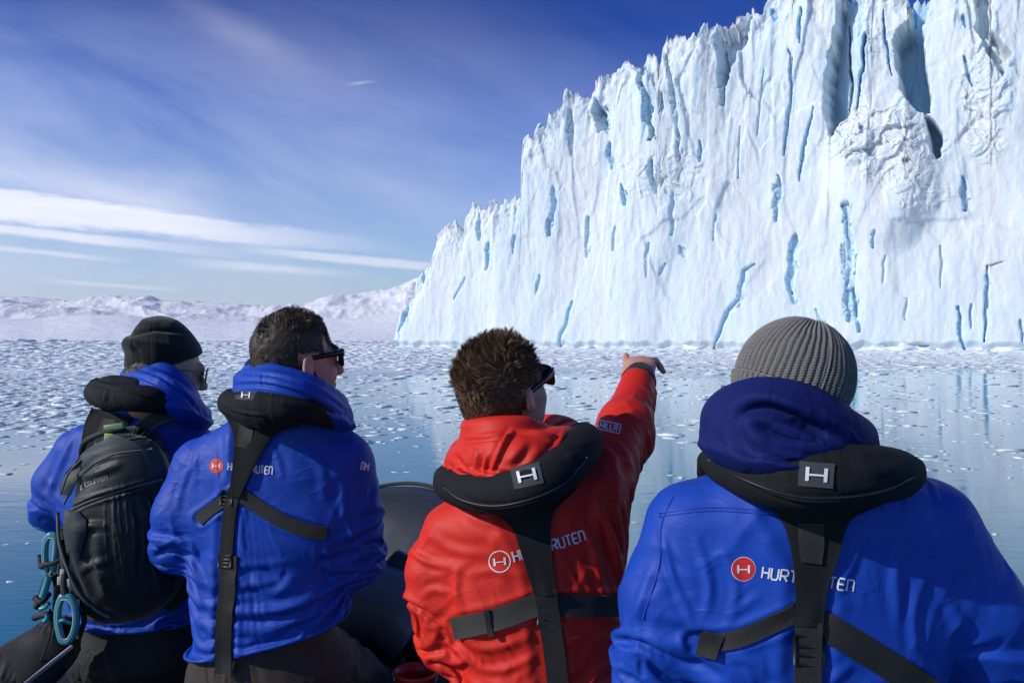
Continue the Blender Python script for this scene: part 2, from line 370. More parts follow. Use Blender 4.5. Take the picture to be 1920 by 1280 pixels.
def ridge(name, pr, Y0, Y1, namp, hills, seed):
    pr = np.array(pr, float)
    NA, ND = 900, 130
    A = np.linspace(-500, 1500, NA); R = np.linspace(0, 1, ND)
    AA, RR = np.meshgrid(A, R, indexing='ij')
    Yd = Y0+(Y1-Y0)*RR
    ph = np.interp(A, pr[:, 0], pr[:, 1])
    hz_ = (HZ-ph)/F*Y1                    # crest height
    x = (AA-960)/F*Yd
    bench = smooth(.0, .25, RR)*.30+smooth(.55, .95, RR)*.70
    z = hz_[:, None]*bench
    n = fbm(st3(x/namp, Yd/namp, seed), 6, .55)
    rd = ridged(st3(x/(namp*.8), Yd/(namp*1.2), seed+4), 4, .5)-.9
    z = z*(1+.12*n)+hills*(rd*.6+n*.3)*smooth(.35, .8, RR)*(1-smooth(.93, 1, RR)*.7)
    z = np.where(RR > .985, z-0, z)
    z = np.maximum(z, -1+0*z)
    back = np.full((NA, 1), -5.)
    Vx = np.concatenate([x, x[:, -1:]*1.05], 1); Vy = np.concatenate([Yd, Yd[:, -1:]*1.05], 1); Vz = np.concatenate([z-1, back], 1)
    o = mesh_obj(name, st3(Vx, Vy, Vz).reshape(-1, 3), grid_faces(NA, ND+1)[:, ::-1], M_MTN)
    tag(o, kind='structure')
    return o
ridge('mountains', [(-500,560),(0,572),(80,572),(130,566),(170,560),(240,562),(300,573),(350,574),(380,574),(430,578),(480,576),(540,577),(600,572),(650,566),(700,556),(740,547),(770,540),(900,520),(1500,500)], 1100, 3400, 420, 34, 1.5)
ridge('far_mountains', [(-500,552),(0,556),(60,558),(110,563),(160,572),(250,580),(340,572),(370,574),(420,600),(1500,620)], 4200, 5500, 900, 26, 9.5)

# ------------------------------------------------------------------ water
def mat_water():
    m, k, b = mat_new('sea_water')
    geo = k.new('ShaderNodeNewGeometry'); pos = geo.outputs['Position']
    n0 = k.noise(k.mapping(pos, scale=(.02, .035, 1)), 1.0, 3)
    c = k.mix(k.ramp(n0, [(.35, 0.), (.65, 1.)]), (.004, .13, .23), (.010, .22, .31))
    sp = k.new('ShaderNodeSeparateXYZ'); k.link(pos, sp.inputs[0])
    n1 = k.noise(k.mapping(pos, scale=(.10, .16, 1)), 1.0, 8, .68, .3); n2 = k.noise(k.mapping(pos, scale=(1.2, 1.6, 1)), 1.0, 6, .7)
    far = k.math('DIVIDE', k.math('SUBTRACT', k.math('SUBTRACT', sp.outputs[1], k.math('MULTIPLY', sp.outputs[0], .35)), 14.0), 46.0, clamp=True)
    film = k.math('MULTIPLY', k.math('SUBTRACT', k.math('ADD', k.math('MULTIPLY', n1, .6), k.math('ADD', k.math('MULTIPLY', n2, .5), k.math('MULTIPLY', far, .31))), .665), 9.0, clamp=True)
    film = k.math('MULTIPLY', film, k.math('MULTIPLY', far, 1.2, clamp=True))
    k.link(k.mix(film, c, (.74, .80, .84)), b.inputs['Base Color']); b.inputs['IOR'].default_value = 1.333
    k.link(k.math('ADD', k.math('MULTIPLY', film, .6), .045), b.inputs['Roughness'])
    k.link(k.math('SUBTRACT', .52, k.math('MULTIPLY', film, .42)), b.inputs['Specular IOR Level'])
    a = k.noise(k.mapping(pos, scale=(.9, 2.6, 1)), 1.3, 4, .55, .2)
    a2 = k.noise(k.mapping(pos, scale=(3, 9, 1)), 2.0, 3, .55, .2)
    patch = k.ramp(k.noise(k.mapping(pos, scale=(.05, .22, 1)), 1.0, 3), [(.38, .25), (.62, 1.)])
    hgt = k.math('MULTIPLY', k.math('ADD', a, k.math('MULTIPLY', a2, .30)), patch)
    bm = k.new('ShaderNodeBump', i_Strength=.18, i_Distance=.03); k.link(hgt, bm.inputs['Height']); k.link(bm.outputs[0], b.inputs['Normal'])
    return m
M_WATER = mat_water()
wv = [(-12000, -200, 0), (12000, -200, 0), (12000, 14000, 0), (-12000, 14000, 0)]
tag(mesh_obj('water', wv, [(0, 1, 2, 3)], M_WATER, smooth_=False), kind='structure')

# ------------------------------------------------------------------ floating ice
def mat_floe():
    m, k, b = mat_new('floating_ice')
    tcn = k.new('ShaderNodeTexCoord'); geo = k.new('ShaderNodeNewGeometry')
    n = k.noise(geo.outputs['Position'], .9, 4)
    c = k.mix(k.ramp(n, [(.4, 0.), (.65, 1.)]), (.80, .84, .86), (.50, .66, .74))
    k.link(c, b.inputs['Base Color']); b.inputs['Roughness'].default_value = .5
    bm = k.new('ShaderNodeBump', i_Strength=.6, i_Distance=.05); k.link(k.noise(geo.outputs['Position'], 9, 5, .6), bm.inputs['Height']); k.link(bm.outputs[0], b.inputs['Normal'])
    return m
M_FLOE = mat_floe()
def chunk(seed, sub=2, flat=.35, rough=.35):
    bm = bmesh.new(); bmesh.ops.create_icosphere(bm, subdivisions=sub, radius=1.0)
    v = np.array([q.co[:] for q in bm.verts]); f = np.array([[q.index for q in p.verts] for p in bm.faces]); bm.free()
    n = perlin(v*1.1+seed*3.7)*rough*1.6+perlin(v*2.7+seed*5.1)*rough*.7+perlin(v*6+seed*5.1)*rough*.25
    v = v*(1+n)[:, None]
    v[:, 2] = np.where(v[:, 2] > 0, np.sign(v[:, 2])*np.abs(v[:, 2])**1.0*flat, v[:, 2]*.25)
    v[:, :2] += perlin(st3(v[:, 0]*.7, v[:, 1]*.7, seed+.5))[:, None]*.4
    v[:, 2] += flat*.45*perlin(st3(v[:, 0]*1.8, v[:, 1]*1.8, seed+9.5))*(v[:, 2] > 0)
    return v, f
def scatter(name, N, mk, seed, sizes, tmpl):
    r = np.random.RandomState(seed); pts = mk(r, N); N = len(pts)
    allv, allf, off = [], [], 0
    per = len(tmpl)
    for t, (v, f) in enumerate(tmpl):
        q = pts[t::per]; n = len(q)
        if not n: continue
        a = r.rand(n)*6.283; s = sizes(r, q); c, s_ = np.cos(a), np.sin(a)
        vv = v[None]*s[:, None, :]
        x = vv[..., 0]*c[:, None]-vv[..., 1]*s_[:, None]; y = vv[..., 0]*s_[:, None]+vv[..., 1]*c[:, None]
        V_ = np.stack([x+q[:, :1], y+q[:, 1:2], vv[..., 2]], -1)
        allv.append(V_.reshape(-1, 3)); allf.append((f[None]+(np.arange(n)*len(v))[:, None, None]+off).reshape(-1, 3)); off += n*len(v)
    return mesh_obj(name, np.concatenate(allv), np.concatenate(allf), M_FLOE, smooth_=False)
def wall_y(x): # depth of the ice wall at a given x
    s = (x-GL[0])/gdir[0]; return np.where(s > -2, GL[1]+s*gdir[1]-3, 9e9)
def dens(px, py, x, y):
    n = perlin(st3(x/14, y/30, 3.))+.6*perlin(st3(x/3.5, y/9, 5.))
    far = 1-smooth(648, 712, py); left = 1-smooth(350, 1050, px); mid = 1-smooth(690, 860, py)
    edge = (1-smooth(660, 1000, py))
    return np.clip(.95*far*(.45+.55*left)*(1+.6*n)+mid*(.02+.12*left)*(1+1.6*n)+edge*.010*(1+n), 0, 1)
def place(ymin, ymax, k):
    def mk(r, N):
        py = r.uniform(ymin, ymax, N*5); px = r.uniform(-120, 2040, N*5)
        Yd = H*F/(py-HZ); x = (px-960)/F*Yd
        d = dens(px, py, x, Yd); keep = (r.rand(len(px)) < d*k) & (Yd < wall_y(x))
        q = np.stack([x, Yd, px, py], 1)[keep]
        return q[:N]
    return mk
T1 = [chunk(i, 1, .34, .3) for i in range(6)]
T2 = [chunk(i+20, 2, .45, .35) for i in range(5)]
def sz_small(r, q):   # sizes that look natural: from crumbs to half a metre
    d = q[:, 1]; base = .035+.0019*d**1.08
    s = base*np.minimum(r.lognormal(-.35, .7, len(q)), 2.6); return np.stack([s*1.5, s*.9, s*r.uniform(.10, .5, len(q))], 1)
bi = scatter('brash_ice', 46000, place(638.7, 900, 1.), 11, sz_small, T1)
tag(bi, 'dense field of small brash ice bits spread over the water', 'brash ice', kind='stuff')

# ------------------------------------------------------------------ cold sea haze
hm = bpy.data.materials.new('haze'); hm.use_nodes = True; hm.node_tree.nodes.clear(); hk = NT(hm.node_tree)
pv = hk.new('ShaderNodeVolumePrincipled'); pv.inputs['Color'].default_value = (.90, .95, 1, 1); pv.inputs['Density'].default_value = .00009; pv.inputs['Anisotropy'].default_value = .3
ho = hk.new('ShaderNodeOutputMaterial'); hk.link(pv.outputs[0], ho.inputs['Volume'])
bmz = bmesh.new(); bmesh.ops.create_cube(bmz, size=1); me = bpy.data.meshes.new('haze'); bmz.to_mesh(me); bmz.free(); me.materials.append(hm)
hz_o = bpy.data.objects.new('haze', me); COL.objects.link(hz_o); hz_o.location = (0, 2650, 164); hz_o.scale = (9400, 5900, 334); tag(hz_o, kind='stuff')
# ------------------------------------------------------------------ smooth-union solid modeller (one continuous surface per body or garment)
class Field:
    def __init__(s, lo, hi, res):
        s.lo = np.array(lo, float); s.res = res; s.n = np.ceil((np.array(hi)-s.lo)/res).astype(int)+1
        s.g = np.full(s.n, .5, dtype=np.float32)
    def _sub(s, lo, hi):
        a = np.clip(np.floor((np.array(lo)-s.lo)/s.res).astype(int), 0, s.n-1); b = np.clip(np.ceil((np.array(hi)-s.lo)/s.res).astype(int)+1, 1, s.n)
        if (b <= a).any(): return None, None
        ax = [(s.lo[i]+np.arange(a[i], b[i])*s.res).astype(np.float32) for i in range(3)]
        return tuple(slice(a[i], b[i]) for i in range(3)), np.meshgrid(*ax, indexing='ij', sparse=True)
    def _union(s, sl, d, k):
        g = s.g[sl]
        if k > 0:
            h = np.maximum(k-np.abs(g-d), 0)/k; s.g[sl] = np.minimum(g, d)-h*h*k*.25
        else: s.g[sl] = np.minimum(g, d)
    def _cut(s, sl, d, k):
        g = s.g[sl]; h = np.maximum(k-np.abs(g+d), 0)/max(k, 1e-6); s.g[sl] = np.maximum(g, -d)+h*h*k*.25
    def cone(s, p, q, r1, r2, k=.03, flat=None):
        p = np.array(p, float); q = np.array(q, float); m = max(r1, r2)+.06+k
        sl, (x, y, z) = s._sub(np.minimum(p, q)-m, np.maximum(p, q)+m)
        if sl is None: return
        d = q-p; L = (d*d).sum()+1e-12
        t = np.clip(((x-p[0])*d[0]+(y-p[1])*d[1]+(z-p[2])*d[2])/L, 0, 1)
        s._union(sl, np.sqrt((x-p[0]-t*d[0])**2+(y-p[1]-t*d[1])**2+(z-p[2]-t*d[2])**2)-(r1+(r2-r1)*t), k)
    def chain(s, pts, rad, k=.03):
        for i in range(len(pts)-1): s.cone(pts[i], pts[i+1], rad[i], rad[i+1], k)
    def _elld(s, c, r, R, m):
        c = np.array(c, float); r = np.array(r, float); mm = max(r)+m
        sl, (x, y, z) = s._sub(c-mm, c+mm)
        if sl is None: return None, None
        x = x-c[0]; y = y-c[1]; z = z-c[2]
        if R is None: u, v, w_ = x, y, z
        else: u = x*R[0, 0]+y*R[1, 0]+z*R[2, 0]; v = x*R[0, 1]+y*R[1, 1]+z*R[2, 1]; w_ = x*R[0, 2]+y*R[1, 2]+z*R[2, 2]
        k0 = np.sqrt((u/r[0])**2+(v/r[1])**2+(w_/r[2])**2); k1 = np.sqrt((u/r[0]**2)**2+(v/r[1]**2)**2+(w_/r[2]**2)**2)+1e-6
        return sl, k0*(k0-1)/k1
    def ell(s, c, r, R=None, k=.03):
        sl, d = s._elld(c, r, R, .06+k)
        if sl is not None: s._union(sl, d, k)
    def cut_ell(s, c, r, R=None, k=.005):
        sl, d = s._elld(c, r, R, .06+k)
        if sl is not None: s._cut(sl, d, k)
    def cut_half(s, p, n, k=.005):
        """remove everything on the side n points to"""
        sl, (x, y, z) = s._sub(s.lo-1, s.lo+s.n*s.res+1)
        n = np.array(n, float)/np.linalg.norm(n); s._cut(sl, -((x-p[0])*n[0]+(y-p[1])*n[1]+(z-p[2])*n[2]), k)
    def loft(s, lv, k=.03, e=2.3):
        """lv: rows (z, cx, cy, a, b)"""
        lv = np.array(sorted(lv), float); z0, z1 = lv[0, 0], lv[-1, 0]; am = lv[:, 3].max()+.08
        sl, (x, y, z) = s._sub((lv[:, 1].min()-am, lv[:, 2].min()-am, z0-.06), (lv[:, 1].max()+am, lv[:, 2].max()+am, z1+.06))
        zz = z.ravel()
        # smooth the profile
        f = []
        for c in range(1, 5):
            zf = np.linspace(z0, z1, 200); vf = np.interp(zf, lv[:, 0], lv[:, c]); w5 = max(3, int(200*.035/(z1-z0)))|1
            vp = np.pad(vf, w5//2, mode='edge'); vf = np.convolve(vp, np.ones(w5)/w5, 'valid'); f.append(np.interp(zz, zf, vf).astype(np.float32)[None, None, :])
        cx, cy, a, b = f
        q = (np.abs((x-cx)/a)**e+np.abs((y-cy)/b)**e)**(1/e)
        d = (q-1)*np.minimum(a, b); dz = np.maximum(z0-z, z-z1)
        d = np.maximum(d, dz)
        s._union(sl, d, k)
    def mesh(s):
        g = s.g; S_ = g < 0; nx, ny, nz = g.shape
        c = [S_[i:nx-1+i, j:ny-1+j, k:nz-1+k] for i in (0, 1) for j in (0, 1) for k in (0, 1)]
        al = np.logical_and.reduce(c); an = np.logical_or.reduce(c); act = an & ~al
        idx = np.argwhere(act); vid = np.full(act.shape, -1, np.int64); vid[act] = np.arange(len(idx))
        acc = np.zeros((len(idx), 3)); cnt = np.zeros(len(idx))
        co = [(i, j, k) for i in (0, 1) for j in (0, 1) for k in (0, 1)]
        val = {q: g[idx[:, 0]+q[0], idx[:, 1]+q[1], idx[:, 2]+q[2]] for q in co}
        for q in co:
            for ax in range(3):
                if q[ax] == 0:
                    r = list(q); r[ax] = 1; r = tuple(r); a, b = val[q], val[r]; m = (a < 0) != (b < 0)
                    t = np.where(m, a/np.where(m, a-b, 1), 0); p = np.array(q, float)[None]+np.zeros((len(idx), 3)); p[:, ax] += t
                    acc += p*m[:, None]; cnt += m
        v = s.lo+(idx+acc/cnt[:, None])*s.res
        F_ = []
        for ax in range(3):
            a1, a2 = [(1, 2), (2, 0), (0, 1)][ax]
            sl0 = [slice(None)]*3; sl1 = [slice(None)]*3; sl0[ax] = slice(0, -1); sl1[ax] = slice(1, None)
            A, B = S_[tuple(sl0)], S_[tuple(sl1)]; e = np.argwhere(A != B); e = e[(e[:, a1] > 0) & (e[:, a2] > 0) & (e[:, a1] < act.shape[a1]) & (e[:, a2] < act.shape[a2])]
            flip = A[e[:, 0], e[:, 1], e[:, 2]]
            def cell(o1, o2):
                q = e.copy(); q[:, a1] += o1; q[:, a2] += o2; return vid[q[:, 0], q[:, 1], q[:, 2]]
            f = np.stack([cell(-1, -1), cell(0, -1), cell(0, 0), cell(-1, 0)], 1)
            f = np.where(flip[:, None], f, f[:, ::-1]); F_.append(f)
        F_ = np.concatenate(F_); F_ = F_[(F_ >= 0).all(1)]
        return v, F_
def edges_of(f):
    k = f.shape[1]; e = np.concatenate([np.stack([f[:, i], f[:, (i+1) % k]], 1) for i in range(k)]); return e
def relax(v, f, n=2, a=.5, w=None):
    e = edges_of(f); N = len(v); cnt = np.bincount(e[:, 0], minlength=N)+np.bincount(e[:, 1], minlength=N)
    for _ in range(n):
        s = np.stack([np.bincount(e[:, 0], v[e[:, 1], c], minlength=N)+np.bincount(e[:, 1], v[e[:, 0], c], minlength=N) for c in range(3)], 1)/np.maximum(cnt, 1)[:, None]
        v = v+(s-v)*(a if w is None else a*w[:, None])
    return v
def normals(v, f):
    n = np.cross(v[f[:, 2]]-v[f[:, 0]], v[f[:, 3 if f.shape[1] > 3 else 1]]-v[f[:, 1 if f.shape[1] > 3 else 0]])
    if f.shape[1] == 3: n = np.cross(v[f[:, 1]]-v[f[:, 0]], v[f[:, 2]]-v[f[:, 0]])
    N = len(v); a = np.zeros((N, 3))
    for c in range(3):
        for k in range(f.shape[1]): a[:, c] += np.bincount(f[:, k], n[:, c], minlength=N)
    return a/np.maximum(np.linalg.norm(a, axis=1), 1e-12)[:, None]
def subdiv(v, f):
    o = mesh_obj('tmp', v, f); md = o.modifiers.new('s', 'SUBSURF'); md.levels = 1; md.render_levels = 1
    dg = bpy.context.evaluated_depsgraph_get(); me = bpy.data.meshes.new_from_object(o.evaluated_get(dg))
    n = len(me.vertices); vv = np.empty(n*3, np.float32); me.vertices.foreach_get('co', vv)
    ff = np.empty(len(me.loops), np.int32); me.loops.foreach_get('vertex_index', ff)
    m0 = o.data; bpy.data.objects.remove(o); bpy.data.meshes.remove(m0); bpy.data.meshes.remove(me)
    return vv.reshape(-1, 3).astype(float), ff.reshape(-1, 4)
def bvh_of(v, f): return BVHTree.FromPolygons([tuple(q) for q in v.tolist()], f.tolist())
CAM = Vector((0, 0, H))
def ray(bvh, px, py):
    d = Vector(((px-960)/F, 1.0, -(py-HZ)/F)).normalized(); h = bvh.ray_cast(CAM, d)
    return h[0], h[1], h[3], d
def proj(v):
    return 960+F*v[:, 0]/v[:, 1], HZ-F*(v[:, 2]-H)/v[:, 1]
def catmull(pts, per=8):
    p = np.array(pts, float)
    if len(p) < 3:
        t = np.linspace(0, 1, per+1)[:, None]; return p[0]*(1-t)+p[-1]*t
    q = np.concatenate([[2*p[0]-p[1]], p, [2*p[-1]-p[-2]]]); out = []
    for i in range(1, len(q)-2):
        for t in np.linspace(0, 1, per, endpoint=False):
            a, b, c, d = q[i-1], q[i], q[i+1], q[i+2]
            out.append(.5*((2*b)+(-a+c)*t+(2*a-5*b+4*c-d)*t*t+(-a+3*b-3*c+d)*t**3))
    out.append(p[-1]); return np.array(out)
def drape(bvh, PXY, off, sm=0, lift=None):
    """PXY (n,m,2) photo points -> points lying on the garment, off metres proud of it"""
    n, m = PXY.shape[:2]; T = np.full((n, m), np.nan); D_ = np.zeros((n, m, 3))
    for i in range(n):
        for j in range(m):
            h, nn, t, d = ray(bvh, PXY[i, j, 0], PXY[i, j, 1]); D_[i, j] = d
            if h is not None: T[i, j] = t
    if np.isnan(T).all(): raise RuntimeError('drape missed')
    good = T[~np.isnan(T)]; med = np.median(good)
    T = np.where(T > med+.5, np.nan, T)
    for _ in range(n+m):
        if not np.isnan(T).any(): break
        for ax in (0, 1):
            for sh in (1, -1):
                R_ = np.roll(T, sh, ax)
                if sh == 1: R_[(0,) if ax == 0 else (slice(None), 0)] = np.nan
                else: R_[(-1,) if ax == 0 else (slice(None), -1)] = np.nan
                T = np.where(np.isnan(T), R_+.0015, T)
    T = np.where(np.isnan(T), med, T)
    for _ in range(sm):
        Tp = np.pad(T, 1, mode='edge'); A = (Tp[:-2, 1:-1]+Tp[2:, 1:-1]+Tp[1:-1, :-2]+Tp[1:-1, 2:])/4
        T = np.minimum(A, T+.0006) if sm > 3 else A
    Pw = np.array(CAM)+D_*T[..., None]
    gu = np.gradient(Pw, axis=0); gv = np.gradient(Pw, axis=1) if m > 1 else None
    nn = np.cross(gu, gv); nn /= np.maximum(np.linalg.norm(nn, axis=-1), 1e-9)[..., None]
    s = np.sign((nn*D_).sum(-1)); nn = -nn*np.where(s == 0, 1, s)[..., None]
    return Pw, nn
def slab(name, Pw, nn, off, thick, mat, parent, edge=.0, puff=0.):
    """solid sheet from a draped grid: top face, bottom face and rim"""
    n, m = Pw.shape[:2]; jj = np.linspace(-1, 1, m); ii = np.linspace(-1, 1, n)
    pf = puff*np.sqrt(np.clip(1-jj[None]**2, 0, 1))*np.sqrt(np.clip(1-(ii[:, None])**8, 0, 1))
    top = Pw+nn*(off+thick+pf)[..., None] if puff else Pw+nn*(off+thick)
    bot = Pw+nn*(off-.0025)
    V_ = np.concatenate([top.reshape(-1, 3), bot.reshape(-1, 3)]); f = grid_faces(n, m).tolist(); k = n*m
    fb = [[q[3]+k, q[2]+k, q[1]+k, q[0]+k] for q in f]
    rim = [i*m for i in range(n)]+[(n-1)*m+j for j in range(1, m)]+[i*m+m-1 for i in range(n-2, -1, -1)]+[j for j in range(m-2, 0, -1)]
    fr = [[rim[i], rim[(i+1) % len(rim)], rim[(i+1) % len(rim)]+k, rim[i]+k] for i in range(len(rim))]
    o = mesh_obj(name, V_, np.array(f+fb+fr), mat, parent)
    bm = bmesh.new(); bm.from_mesh(o.data); bmesh.ops.recalc_face_normals(bm, faces=bm.faces[:])
    bm.edges.ensure_lookup_table()
    for e in bm.edges:
        if len(e.link_faces) == 2 and e.calc_face_angle(0) > .7: e.smooth = False
    bm.to_mesh(o.data); bm.free()
    return o
def ribbon_px(pts, w, per=8, m=5, straight=False):
    c = np.array(pts, float) if straight else catmull(pts, per)
    if straight:
        seg = []
        for i in range(len(c)-1): seg.append(c[i]+(c[i+1]-c[i])*np.linspace(0, 1, per, endpoint=False)[:, None])
        c = np.concatenate(seg+[c[-1:]])
    t = np.gradient(c, axis=0); t /= np.linalg.norm(t, axis=1)[:, None]+1e-9; nrm = np.stack([-t[:, 1], t[:, 0]], 1)
    ww = np.interp(np.linspace(0, 1, len(c)), np.linspace(0, 1, len(np.atleast_1d(w))), np.atleast_1d(w)) if np.ndim(w) else np.full(len(c), w)
    return c[:, None]+nrm[:, None]*(np.linspace(-.5, .5, m)[None, :, None]*ww[:, None, None])
def strap(name, bvh, pts, w, mat, parent, off=.003, thick=.003, sm=6, per=8, m=5, puff=0.):
    g_ = ribbon_px(pts, w, per, m); Pw, nn = drape(bvh, g_, off, sm); return slab(name, Pw, nn, off, thick, mat, parent, puff=puff)
def panel(name, bvh, left, right, mat, parent, off=.003, thick=.004, m=14, per=6, sm=6, puff=0.):
    a = catmull(left, per); b = catmull(right, per); n = max(len(a), len(b))
    ra = np.linspace(0, 1, n); a = np.stack([np.interp(ra, np.linspace(0, 1, len(a)), a[:, c]) for c in (0, 1)], 1); b = np.stack([np.interp(ra, np.linspace(0, 1, len(b)), b[:, c]) for c in (0, 1)], 1)
    t = np.linspace(0, 1, m)[None, :, None]; g_ = a[:, None]*(1-t)+b[:, None]*t
    Pw, nn = drape(bvh, g_, off, sm); return slab(name, Pw, nn, off, thick, mat, parent, puff=puff)
def tube(pts, rad, ns=8, closed=False):
    """verts, faces of a round tube through pts (n,3); rad scalar or list"""
    p = np.array(pts, float); n = len(p); r = np.full(n, rad) if np.ndim(rad) == 0 else np.interp(np.linspace(0, 1, n), np.linspace(0, 1, len(rad)), rad)
    t = np.roll(p, -1, 0)-np.roll(p, 1, 0) if closed else np.gradient(p, axis=0)
    t /= np.linalg.norm(t, axis=1)[:, None]+1e-12
    u = np.cross(t[0], [0.13, .29, 1.]); u /= np.linalg.norm(u); U_ = []
    for i in range(n):
        u = u-t[i]*(u@t[i]); u /= np.linalg.norm(u)+1e-12; U_.append(u)
    U_ = np.array(U_); W_ = np.cross(t, U_); a = np.linspace(0, 2*math.pi, ns, endpoint=False)
    v = p[:, None]+r[:, None, None]*(U_[:, None]*np.cos(a)[None, :, None]+W_[:, None]*np.sin(a)[None, :, None])
    f = grid_faces(n, ns, closed, True).tolist(); v = v.reshape(-1, 3)
    if not closed:
        f.append(list(range(ns))[::-1]); f.append([(n-1)*ns+i for i in range(ns)])
    return v, f
class MB:
    def __init__(s): s.v = []; s.f = []
    def add(s, v, f):
        o = len(s.v); s.v += [tuple(q) for q in np.asarray(v).tolist()]; s.f += [[i+o for i in q] for q in (f.tolist() if isinstance(f, np.ndarray) else f)]; return s
    def tube(s, pts, rad, ns=8, closed=False): return s.add(*tube(pts, rad, ns, closed))
    def box(s, M, sx, sy, sz, bev=.2):
        """bevelled box; M 4x4 placement, full sizes"""
        bm = bmesh.new(); bmesh.ops.create_cube(bm, size=1); bmesh.ops.scale(bm, vec=(sx, sy, sz), verts=bm.verts)
        bmesh.ops.bevel(bm, geom=bm.edges[:], offset=min(sx, sy, sz)*bev, segments=2, affect='EDGES', profile=.6); bm.transform(M)
        v = [q.co[:] for q in bm.verts]; f = [[q.index for q in p.verts] for p in bm.faces]; bm.free(); return s.add(np.array(v), f)
    def build(s, name, mat, parent=None, sm=True):
        return mesh_obj(name, s.v, s.f, mat, parent, sm)
def thing(name, loc, label, cat, group=None):
    o = bpy.data.objects.new(name, None); COL.objects.link(o); o.location = [float(q) for q in loc]; o.empty_display_size = .1
    return tag(o, label, cat, group)

# ------------------------------------------------------------------ materials
def mat_cloth(name, c, c2=None, rough=.55, weave=900, wstr=.08, wr=.12, sheen=.08, spec=.35, crease=0.):
    m, k, b = mat_new(name); tcn = k.new('ShaderNodeTexCoord'); p = tcn.outputs['Object']
    n = k.noise(p, 9, 5, .6)
    k.link(k.mix(k.ramp(n, [(.3, 0.), (.7, 1.)]), c, c2 or tuple(x*.82 for x in c)), b.inputs['Base Color'])
    b.inputs['Roughness'].default_value = rough; b.inputs['Specular IOR Level'].default_value = spec
    b.inputs['Sheen Weight'].default_value = sheen; b.inputs['Sheen Roughness'].default_value = .4
    s1 = k.noise(k.mapping(p, scale=(1, 1, 2.2)), 38, 5, .6, .4); s2 = k.noise(p, weave, 2)
    h = k.math('ADD', k.math('MULTIPLY', s1, wr), k.math('MULTIPLY', s2, wstr))
    if crease:   # fine set creases in the shell fabric
        pw = k.new('ShaderNodeVectorMath', operation='ADD'); nw = k.new('ShaderNodeTexNoise'); nw.inputs['Scale'].default_value = 12.; k.link(p, nw.inputs['Vector']); sc_ = k.new('ShaderNodeVectorMath', operation='SCALE'); sc_.inputs['Scale'].default_value = .025
        k.link(nw.outputs['Color'], sc_.inputs[0]); k.link(p, pw.inputs[0]); k.link(sc_.outputs[0], pw.inputs[1])
        for sc2, am in ((15., 1.), (33., .3)):
            n_ = k.noise(k.mapping(pw.outputs[0], scale=(1, 1, 1.7)), sc2, 1, .5); r_ = k.math('SUBTRACT', 1., k.math('MULTIPLY', k.math('ABSOLUTE', k.math('SUBTRACT', n_, .5)), 14.), clamp=True)
            mk = k.ramp(k.noise(p, sc2*.45, 2), [(.48, 0.), (.62, 1.)]); h = k.math('ADD', h, k.math('MULTIPLY', k.math('MULTIPLY', r_, mk), am*crease))
    bm = k.new('ShaderNodeBump', i_Strength=.55, i_Distance=.006); k.link(h, bm.inputs['Height']); k.link(bm.outputs[0], b.inputs['Normal'])
    return m
def mat_plain(name, c, rough=.5, metal=0., spec=.5, bump=0., bscale=60, coat=0.):
    m, k, b = mat_new(name); tcn = k.new('ShaderNodeTexCoord'); p = tcn.outputs['Object']; n = k.noise(p, 14, 5, .6)
    k.link(k.mix(n, c, tuple(x*.7 for x in c)), b.inputs['Base Color']); b.inputs['Metallic'].default_value = metal
    b.inputs['Specular IOR Level'].default_value = spec; b.inputs['Coat Weight'].default_value = coat
    k.link(k.ramp(n, [(.2, max(rough-.12, .02)), (.8, min(rough+.12, 1))]), b.inputs['Roughness'])
    if bump:
        bm = k.new('ShaderNodeBump', i_Strength=bump, i_Distance=.003); k.link(k.noise(p, bscale, 5, .6), bm.inputs['Height']); k.link(bm.outputs[0], b.inputs['Normal'])
    return m
def mat_skin():
    m, k, b = mat_new('skin'); tcn = k.new('ShaderNodeTexCoord'); p = tcn.outputs['Object']; n = k.noise(p, 30, 6, .65)
    k.link(k.mix(k.ramp(n, [(.3, 0.), (.7, 1.)]), (.55, .30, .21), (.45, .21, .14)), b.inputs['Base Color'])
    b.inputs['Roughness'].default_value = .5; b.inputs['Subsurface Weight'].default_value = .25; b.inputs['Subsurface Radius'].default_value = (.012, .004, .002); b.inputs['Subsurface Scale'].default_value = 1.
    bm = k.new('ShaderNodeBump', i_Strength=.3, i_Distance=.001); k.link(k.noise(p, 260, 4, .6), bm.inputs['Height']); k.link(bm.outputs[0], b.inputs['Normal'])
    return m
def mat_hair(name, c, c2, grey=0.):
    m, k, b = mat_new(name); at = k.new('ShaderNodeAttribute', attribute_name='tone')
    k.link(k.mix(at.outputs['Fac'], c, c2), b.inputs['Base Color']); b.inputs['Roughness'].default_value = .5; b.inputs['Specular IOR Level'].default_value = .4
    return m
M_BLUE = mat_cloth('blue_jacket_fabric', (.006, .056, .40), (.005, .046, .34), .58, spec=.32, sheen=.0, crease=.20)
M_NAVY = mat_cloth('navy_hood_fabric', (.008, .016, .12), (.006, .013, .09), .75, spec=.15, sheen=0.)
M_RED = mat_cloth('red_jacket_fabric', (.62, .023, .012), (.54, .019, .010), .58, spec=.3, sheen=.0, crease=.20)
M_VEST = mat_cloth('black_vest_fabric', (.009, .010, .012), (.012, .013, .015), .8, wr=.15, wstr=.3, sheen=.0, spec=.2)
M_WEB = mat_cloth('black_webbing', (.012, .013, .013), (.020, .019, .017), .55, weave=700, wstr=.5, wr=.1)
M_WEB_LIT = mat_cloth('black_webbing_sunlit', (.045, .042, .034), (.032, .03, .026), .55, weave=700, wstr=.5, wr=.1)  # lit copy of the black webbing, sunlight put into its paler colour
M_PATCH = mat_cloth('grey_patch', (.045, .048, .055), None, .7, wr=.05)
M_WHITE = mat_plain('white_print', (.78, .79, .82), .6)
